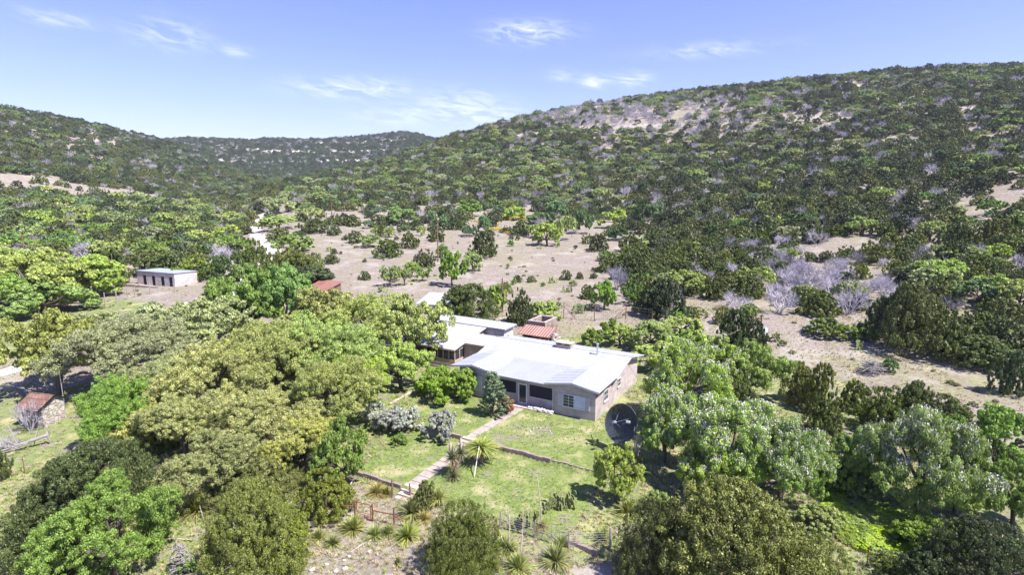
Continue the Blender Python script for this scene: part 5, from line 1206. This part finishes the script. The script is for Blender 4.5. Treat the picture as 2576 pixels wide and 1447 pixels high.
def scatter(name, P_, var, scl, rz, col, kind):
    me = bpy.data.meshes.new(name); n = len(P_); me.vertices.add(n); me.vertices.foreach_set('co', np.ascontiguousarray(P_, np.float32).ravel())
    a = me.attributes.new('variant', 'INT', 'POINT'); a.data.foreach_set('value', var.astype(np.int32))
    a = me.attributes.new('scl', 'FLOAT_VECTOR', 'POINT'); a.data.foreach_set('vector', np.ascontiguousarray(scl, np.float32).ravel())
    a = me.attributes.new('rot', 'FLOAT_VECTOR', 'POINT'); a.data.foreach_set('vector', np.stack([0*rz, 0*rz, rz], -1).astype(np.float32).ravel())
    o = link(name, me); o['kind'] = kind
    ng = bpy.data.node_groups.new(name, 'GeometryNodeTree'); ng.interface.new_socket('Geometry', in_out='INPUT', socket_type='NodeSocketGeometry'); ng.interface.new_socket('Geometry', in_out='OUTPUT', socket_type='NodeSocketGeometry')
    N, L = ng.nodes, ng.links; gi = N.new('NodeGroupInput'); go = N.new('NodeGroupOutput'); ip = N.new('GeometryNodeInstanceOnPoints'); ci = N.new('GeometryNodeCollectionInfo')
    ci.inputs['Collection'].default_value = col; ci.inputs['Separate Children'].default_value = True; ci.inputs['Reset Children'].default_value = True
    def at_(nm, t):
        q = N.new('GeometryNodeInputNamedAttribute'); q.data_type = t; q.inputs['Name'].default_value = nm; return q.outputs['Attribute']
    L.new(gi.outputs[0], ip.inputs['Points']); L.new(ci.outputs[0], ip.inputs['Instance']); ip.inputs['Pick Instance'].default_value = True
    L.new(at_('variant', 'INT'), ip.inputs['Instance Index']); L.new(at_('scl', 'FLOAT_VECTOR'), ip.inputs['Scale'])
    er = N.new('FunctionNodeEulerToRotation'); L.new(at_('rot', 'FLOAT_VECTOR'), er.inputs[0]); L.new(er.outputs[0], ip.inputs['Rotation'])
    L.new(ip.outputs[0], go.inputs[0]); md = o.modifiers.new('scatter', 'NODES'); md.node_group = ng; return o
woods()

# ------------------------------------------------------------------ sotols, yuccas, cactus
Z5 = lambda x, y: ((1000+x/2.404)*.64529, (1640+y/2.404)*.64529)
ZL = lambda x, y: ((x/2.404)*.64529, (1640+y/2.404)*.64529)
Z6 = lambda x, y: ((1900+x/2.404)*.64529, (1640+y/2.404)*.64529)
NS = [0]
def height_to(p, ty):
    lo, hi = .1, 12
    for _ in range(26):
        mm = (lo+hi)/2
        if pix(p.x, p.y, p.z+mm)[1] > ty: lo = mm
        else: hi = mm
    return hi
def sotol(Z, x, y, r, lab, tint='soto', top=None, group='sotol plants on the front slope', lift=0.0):
    p = ground(*Z(x, y)); d = pix(*p)[2]; R_ = r/2.404*.64529*d/F; i = NS[0] = NS[0]+1
    t = thing('sotol_plant', lab, 'sotol', p, i*1.3, group)
    b = link('blades', LIB['sotol'][i % 4], t); R_ *= 1.65; b.scale = (R_*1.05, R_*1.05, R_*.95); b.color = TINT[tint]+(1,); b.location = (0, 0, lift)
    g = link('dead_skirt', LIB['sotol'][(i+1) % 4], t); g.scale = (R_*.75, R_*.75, R_*.22); g.color = TINT['sotod']+(1,); g.location = (0, 0, .03+lift*.7)
    if top:
        tx, ty = Z(*top); h = height_to(p, ty); f = (tx-Z(x, y)[0])*d/F; q = Matrix.Rotation(-i*1.3, 3, 'Z') @ Vector((f, 0, h)); rr = random.Random(i)
        m = MB().tube([(0, 0, .1), q*.33+Vector((.05*f, .04, 0)), q*.7-Vector((.06, .03, 0)), q], [.045, .038, .03, .015], 6)
        for k in range(12): z = .62+.36*k/12; a = rr.uniform(0, 6.3); m.tube([q*z, q*z+Vector((.09*math.cos(a), .09*math.sin(a), .09))], [.014, .005], 4)
        m.build('flower_stalk', M['stalk'], t)
for q in [
 (Z5,910,1030,115,'broad sotol in front of the walk gate, left one'),(Z5,720,1165,80,'bright small sotol at the left edge of the bare slope'),(Z5,590,1110,80,'sotol at the foot of the olive juniper, left of the bright one'),(Z5,1110,1090,90,'sotol just below the right post of the walk gate'),
 (Z5,1235,1070,85,'sotol below the end of the pipe fence, left of the wide one'),(Z5,1420,1100,120,'wide sotol below the pipe fence brace'),(Z5,1460,880,130,'big leafy sotol right of the pipe fence'),(Z5,1700,740,90,'sotol beside the small juniper at the garden steps'),(Z5,1570,940,75,'brownish sotol behind the round juniper','sotod'),
 (Z5,150,1360,85,'sotol at the bottom edge right of the stalk'),(Z5,60,1400,90,'sotol with a tall pale stalk at the bottom edge','soto',(25,870)),(Z5,340,1440,100,'low sotol cut by the bottom edge left of the bare slope'),(Z5,1775,1425,110,'sotol with a straight stalk in front of the round juniper','soto',(1755,990)),
 (Z5,2060,1340,110,'sotol right of the round juniper, upper one'),(Z5,2190,1380,100,'sotol right of the round juniper, lower one'),(Z5,2340,1200,110,'sotol beside the wire fence left end'),(Z5,2230,1225,80,'small grey sotol behind the pair right of the round juniper'),(Z5,1130,690,90,'dry brown sotol clump below the concrete block wall','sotod'),(Z5,1220,700,70,'dark dry sotol next to the crooked cedar post','sotod'),(Z5,1660,1260,50,'small sotol at the shaded side of the round juniper'),
 (ZL,2005,1350,110,'sotol with a long curved leaning stalk at the bottom left','soto',(1930,800)),(ZL,2235,1330,125,'big pale sotol below the big olive juniper'),(ZL,1850,860,150,'large dark sotol hanging under the lowest orange oak','soto'),(ZL,2350,1380,80,'sotol between the pale one and the stalk'),
 (Z6,40,1400,80,'sotol at the bottom edge with broken stalk'),(Z6,215,1240,85,'sotol with two thin stalks near the wire fence','soto',(190,820)),(Z6,300,1400,130,'bright sotol with a thick pale stalk at the bottom','soto',(335,850)),(Z6,640,1330,140,'large double sotol at the bottom right of the wire fence'),(Z6,690,1190,85,'sotol growing into the wire fence'),(Z6,1080,1120,95,'sotol before the corner post of the wire fence'),(Z6,1320,870,115,'sotol behind the huge juniper, below the lime tree'),(Z6,510,1010,60,'slender sotol in the cactus patch with a very tall stalk','sotod',(460,490)),(Z6,1375,360,45,'thin sotol beside the dish with a bare stalk','soto',(1370,60)),(Z6,1410,380,45,'second thin sotol by the dish with a leaning stalk','soto',(1420,150)),
 ]: sotol(*q[:5], *(q[5:6]), **({'top': q[6]} if len(q) > 6 else {}))
def yucca():
    p = ground(*Z5(1850, 520)); t = thing('trunked_yucca', 'dark spiky yucca with two heads on a short shaggy trunk by the steps', 'yucca', p, .3)
    m = MB().tube([(0, 0, -.1), (-.05, 0, .7), (-.12, 0, 1.5)], [.22, .2, .14], 9).tube([(0, 0, .5), (.35, .05, 1.1), (.6, .1, 1.75)], [.17, .15, .12], 8).tube([(0, 0, .05), (-.1, -.5, .25)], [.14, .12], 7); m.build('trunk', M['skirt'], t)
    for (x, y, z, s) in ((-.12, 0, 1.6, 1.4), (.62, .1, 1.85, 1.15), (-.1, -.6, .35, 1.2)):
        h = link('leaf_head', LIB['yucca'][0], t); h.location = (x, y, z); h.scale = (s, s, s); h.color = (.15, .19, .085, 1)
        k = link('dead_leaves', LIB['yucca'][1], h); k.scale = (.8, .8, -1.1); k.color = (.36, .27, .19, 1)
    for (x, y, z) in ((-.2, .05, 1.9), (.62, .1, 2.1)): MB().lathe([(.05, z), (.13, z+.3), (.09, z+.75), (.02, z+1.0)], 9, (x, y)).build('flower_spike', M['stalk'], t, True)
    p = ground(*Z5(2105, 390)); t = thing('tree_sotol', 'tall sotol with a drooping straw skirt and a pale leaning stalk beside the walk', 'sotol', p, 1.1)
    MB().tube([(0, 0, -.1), (.03, 0, .6), (0, .05, 1.25)], [.2, .18, .13], 9).build('trunk', M['skirt'], t)
    for i, (c, s, zs, z) in enumerate(((TINT['soto'], 2.1, .62, 1.3), ((.30, .31, .11), 2.0, .12, 1.25), ((.36, .29, .15), 1.7, -.42, 1.2))):
        b = link('blades' if i == 0 else 'straw_skirt', LIB['sotol'][i], t); b.location = (0, 0, z); b.scale = (s, s, zs*1.3); b.color = c+(1,)
    a = ground(*Z5(2040, 535))-p; M_ = Matrix.Rotation(-1.1, 3, 'Z'); MB().tube([M_ @ (a+Vector((0, 0, .05))), M_ @ Vector((-.1, -.75, 1.75))], [.05, .03], 6).build('flower_stalk', M['limestone'], t)
yucca()
def cactus(Z, x, y, w, n, lab, seed, h=1.0):
    p = ground(*Z(x, y)); d = pix(*p)[2]; sc = w/(2.404 if Z in (Z5, Z6) else 2.575)*.64529*d/F/2; t = thing('prickly_pear', lab, 'cactus', p); rr = random.Random(seed)
    for i in range(n):
        m = MB(); bx, by = rr.uniform(-1, 1)*sc, rr.uniform(-.6, .6)*sc; z = 0; lean = rr.uniform(-.25, .25); az = rr.uniform(0, 3.14)
        for k in range(rr.choice((1, 2, 2, 3))):
            r = rr.uniform(.13, .2)*h; cx_, cz_ = bx+lean*z, z+r*.95; b = len(m.v); nn = 9
            for s in (-1, 1):
                for j in range(nn):
                    f = 2*pi*j/nn; X, Zz = r*.8*math.cos(f), r*math.sin(f); m.v.append((cx_+X*math.cos(az)-s*.02*math.sin(az), by+X*math.sin(az)+s*.02*math.cos(az), cz_+Zz))
            m.f += [tuple(range(b, b+nn)), tuple(range(b+2*nn-1, b+nn-1, -1))]+[(b+j, b+nn+j, b+nn+(j+1) % nn, b+(j+1) % nn) for j in range(nn)]
            z += r*1.75; lean += rr.uniform(-.2, .2)
        m.build('pad', M['cactus'], t)
cactus(Z6, 690, 805, 250, 34, 'prickly pear thicket on the lawn left of the tree shadow', 1, 1.1)
cactus(Z6, 385, 985, 170, 20, 'prickly pear growing along the wire fence beside thin stalks', 2, 1.1)
cactus(Z6, 535, 880, 25, 4, 'single small dark cactus stump between the two thickets', 3)
cactus(Z4, 800, 1130, 90, 16, 'pale round cactus clump in the lower dry field', 4, 1.5)
cactus(Z4, 660, 1040, 80, 12, 'cactus clump higher in the dry field', 5, 1.5)
cactus(Z4, 910, 1345, 110, 18, 'whitish cactus clump behind the braced fence', 6, 1.5)
cactus(Z4, 515, 695, 55, 8, 'cactus below the round yellow-green oak of the field', 7, 1.4)
cactus(Z6, 1015, 235, 60, 8, 'little cactus in the grass left of the satellite dish', 8)
cactus(Z8, 1463, 545, 50, 8, 'cactus in the middle of the right clearing', 9, 1.4)
cactus(Z8, 1430, 410, 40, 7, 'cactus between the two lime bushes of the clearing', 10, 1.4)

# ------------------------------------------------------------------ dead wood
def heap(name, lab, x, y, w, top, n, seed, mat='greybark', flat=1.0):
    p = ground(x, y); d = pix(*p)[2]; R_ = w/2*d/F; H = height_to(p, top); t = thing(name, lab, 'brush pile', p); rr = random.Random(seed)
    for k in range(4):
        m = MB()
        for i in range(n//4):
            a = rr.uniform(0, 6.3); r0 = R_*rr.uniform(0, .75); q = Vector((r0*math.cos(a), r0*math.sin(a)*flat, H*rr.uniform(.05, 1)*(1-.6*r0/R_))); b = rr.uniform(0, 6.3); l = R_*rr.uniform(.35, .8); e = Vector((math.cos(b), math.sin(b), rr.uniform(-.25, .35)))
            r = rr.uniform(.018, .05); m.tube([q-e*l*.5, q+Vector((rr.uniform(-.1, .1), rr.uniform(-.1, .1), rr.uniform(0, .12))), q+e*l*.5], [r, r*.8, r*.3], 5)
        m.build('branch_layer', M[mat], t)
heap('brush_pile', 'tangled grey heap of dead branches at the bottom left', 455, 1440, 62, 1362, 150, 1)
heap('brush_pile', 'bleached pile of cut branches in the middle of the right clearing', Z8(1545, 705)[0], Z8(1545, 705)[1], 72, Z8(0, 602)[1], 190, 2)
heap('brush_pile', 'small heap of dead sticks on the bright slope below the broken fence', 2150, 1275, 50, 1255, 60, 3)
def fallen():
    a, b = ground(122, 1119), ground(-10, 1150); t = thing('fallen_tree', 'bleached fallen dead tree with a broken butt reaching in from the left edge', 'dead tree', a); d = b-a; rr = random.Random(2)
    m = MB().tube([Vector((0, 0, .9)), d*.3+Vector((0, 0, .75)), d*.62+Vector((0, .1, .55)), d*1.1+Vector((0, 0, .3))], [.17, .14, .11, .05], 8).tube([Vector((.15, 0, .4)), Vector((0, 0, .95)), Vector((-.05, .1, 1.35))], [.08, .16, .03], 7); m.build('trunk', M['greybark'], t)
    for i in range(26):
        s = .25+.75*rr.random(); q = d*s+Vector((0, 0, .6)); e = Vector((-.6+rr.gauss(0, .35), rr.gauss(0, .6), rr.gauss(.15, .45))); l = rr.uniform(.8, 2.4)
        MB().tube([q, q+e*l*.5+Vector((0, 0, rr.uniform(-.1, .2))), q+e*l], [.05, .03, .008], 5).build('branch', M['greybark'], t)
    for i, (p0, p1, l) in enumerate(((ground(*ZL(1500, 1130)), ground(*ZL(1790, 1130)), 'pale stem lying on the grass behind the brush heap'), (ground(*Z5(900, 620)), ground(*Z5(790, 775)), 'white stick propped beside the lower block wall'), (ground(*Z5(1070, 1135)), ground(*Z5(885, 1245)), 'long pale stick lying on the bare slope'), (ground(*Z8(1370, 945)), ground(*Z8(1420, 948)), 'bleached log under the dark junipers of the clearing'))):
        o = p0; tag(MB().tube([(0, 0, .08 if i != 1 else .5), (p1-p0)*.5+Vector((0, .05, .1)), (p1-p0)+Vector((0, 0, .06))], [.05, .045, .03], 6).build('fallen_stick', M['stalk']), l, 'log').location = o
fallen()
plant('grey', 78, 1085, 985, 85, 'grey', 'leafless shrub in front of the stone shed wall')
plant('grey', 30, 1130, 1085, 70, 'grey', 'grey dead shrub behind the fallen tree at the left edge')
plant('jun', -5, 1210, 1120, 60, 'jun', 'dark juniper cut by the left edge below the fallen tree')

# ------------------------------------------------------------------ grass and flowers
def ground_cover():
    g = np.random.default_rng(21); col = bpy.data.collections.new('grass_sources')
    def src(i, nm, me, c, mat='blade'):
        k = 'tuft_'+nm
        if k not in M: M[k] = foliage(k, .2, .6, 1.35, (1.05, 1.0, .8), c)
        me = me.copy(); me.materials.clear(); me.materials.append(M[k]); o = bpy.data.objects.new('tuft_%02d' % i, me); col.objects.link(o)
    tints = [('green', (.26, .37, .10)), ('green2', (.36, .43, .15)), ('dry', (.46, .39, .28)), ('pale', (.50, .45, .37)), ('lime', (.30, .42, .05))]
    for i, (nm, c) in enumerate(tints): src(i, nm, LIB['tuft'][i % 3], c)
    n = 46000; a = g.uniform(-.86, .86, n); r = np.sqrt(g.uniform(25**2, 100**2, n)); r = np.where(g.random(n) < .55, np.sqrt(g.uniform(25**2, 62**2, n)), r); x, y = r*np.sin(a), r*np.cos(a); u, v = uv_of(x, y)
    inhouse = ((u > -16.2) & (u < .3) & (v > -.6) & (v < 13.5)) | ((u > -30) & (u < -15.5) & (v > 6) & (v < 17)); onpath = (np.abs(u+8.2) < .8) & (v > -17) & (v < 0)
    lawn = (u > -14) & (u < 4) & (v > -17) & (v < 0); low = (u > -15) & (u < 12) & (v <= -17)
    pl = np.where(lawn, .82, np.where(low, .18, .5)); cl = inpoly(x, y, WP['clear']); fd = inpoly(x, y, WP['field']); lm = inpoly(x, y, WP['lime']); pl = np.where(cl, .25, np.where(fd, .1, np.where(lm, 1, pl)))
    ok = ~inhouse & ~onpath; k = vnoise(x/2.2, y/2.2); ok &= (k > .30)
    green = g.random(n) < pl; var = np.where(lm, 4, np.where(green, np.where(g.random(n) < .5, 0, 1), np.where(g.random(n) < .5, 2, 3)))
    x, y, var, lawn, lm = x[ok], y[ok], var[ok], lawn[ok], lm[ok]; n = len(x); s = g.uniform(.5, 1.15, n)*np.where(lawn, .55, 1)*np.where(lm, 1.5, 1)
    scatter('grass', np.stack([x, y, height(x, y)-.02], -1), var, np.stack([s, s, s*g.uniform(.6, 1.1, n)], -1), g.random(n)*6.28, col, 'stuff')
    col = bpy.data.collections.new('cover_sources')
    M['cover'] = foliage('cover', .25, tint=(.32, .45, .04)); M['cover2'] = foliage('cover2', .25, tint=(.22, .31, .07))
    for i in range(3):
        me = LIB[('bush', 'hero')][i % 3][0].copy(); me.materials.clear(); me.materials.append(M['cover' if i < 2 else 'cover2']); col.objects.link(bpy.data.objects.new('cover_%02d' % i, me))
    P_ = []; W_ = np.array(WP['lime']); 
    while len(P_) < 130:
        q = g.uniform(W_.min(0), W_.max(0))
        if inpoly(q[0], q[1], WP['lime']): P_.append(q)
    P_ = np.array(P_); s = g.uniform(.5, 1.1, len(P_)); scatter('ground_cover', np.stack([P_[:, 0], P_[:, 1], height(P_[:, 0], P_[:, 1])-.05], -1), g.integers(0, 3, len(P_)), np.stack([s, s, s*.55], -1), g.random(len(P_))*6.28, col, 'stuff')
    col = bpy.data.collections.new('undergrowth_sources')
    for i, c in enumerate(((.15, .20, .06), (.22, .25, .10), (.30, .29, .17))):
        k = 'under%d' % i; M[k] = foliage(k, .2, tint=c); me = LIB[('bush', 'mid')][i % 3][0].copy(); me.materials.clear(); me.materials.append(M[k]); col.objects.link(bpy.data.objects.new('under_%02d' % i, me))
    P_ = []
    for key, num in (('field', 420), ('clear', 70), ('st', 25), ('ll', 40)):
        W_ = np.array(WP[key]); k = 0
        while k < num:
            q = g.uniform(W_.min(0), W_.max(0))
            if inpoly(q[0], q[1], WP[key]) and math.hypot(*q) < 300: P_.append(q); k += 1
    P_ = np.array(P_); s = g.uniform(.15, .55, len(P_))**1.2; scatter('undergrowth', np.stack([P_[:, 0], P_[:, 1], height(P_[:, 0], P_[:, 1])-.03], -1), g.integers(0, 3, len(P_)), np.stack([s, s, s*1.0], -1), g.random(len(P_))*6.28, col, 'stuff')
    col = bpy.data.collections.new('flower_sources'); gg = np.random.default_rng(5); nn = 70; c = np.stack([gg.normal(0, .4, nn), gg.normal(0, .4, nn), gg.uniform(.1, .45, nn)], -1)
    me = leaves('flowers', c, gg.normal(size=(nn, 3))*.5+np.array([0, 0, 1]), gg.normal(size=(nn, 3)), np.full(nn, .11), np.full(nn, .09), gg.random(nn), M['yellow']); col.objects.link(bpy.data.objects.new('flower_00', me))
    P_ = []
    for (zx, zy, wx, wy, m_) in ((150, 395, 70, 14, 26), (60, 450, 50, 8, 14), (330, 400, 90, 14, 22), (180, 535, 50, 10, 12), (400, 320, 40, 8, 8), (20, 345, 30, 8, 6), (890, 310, 60, 12, 14), (1110, 300, 60, 12, 12), (100, 500, 60, 10, 10), (-60, 430, 70, 20, 16), (-170, 300, 80, 16, 14)):
        for _ in range(m_): q = ground(*Z4(zx+g.normal()*wx*.6, zy+g.normal()*wy*.6)); P_.append(q)
    P_ = np.array([tuple(q) for q in P_]); s = g.uniform(.8, 1.7, len(P_)); scatter('wildflowers', P_, np.zeros(len(P_), int), np.stack([s, s, s], -1), g.random(len(P_))*6.28, col, 'stuff')
ground_cover()

# ------------------------------------------------------------------ air
def haze():
    m = bpy.data.materials.new('haze'); m.use_nodes = True; N = m.node_tree.nodes; L = m.node_tree.links; N.clear(); o = N.new('ShaderNodeOutputMaterial'); v = N.new('ShaderNodeVolumePrincipled')
    v.inputs['Color'].default_value = (.80, .87, 1.0, 1); v.inputs['Density'].default_value = HAZE; v.inputs['Anisotropy'].default_value = .2; L.new(v.outputs[0], o.inputs['Volume'])
    b = MB().box(-2700, 2700, -300, 2700, -40, 260).build('haze', m); b['kind'] = 'stuff'
HAZE = .00011
haze()
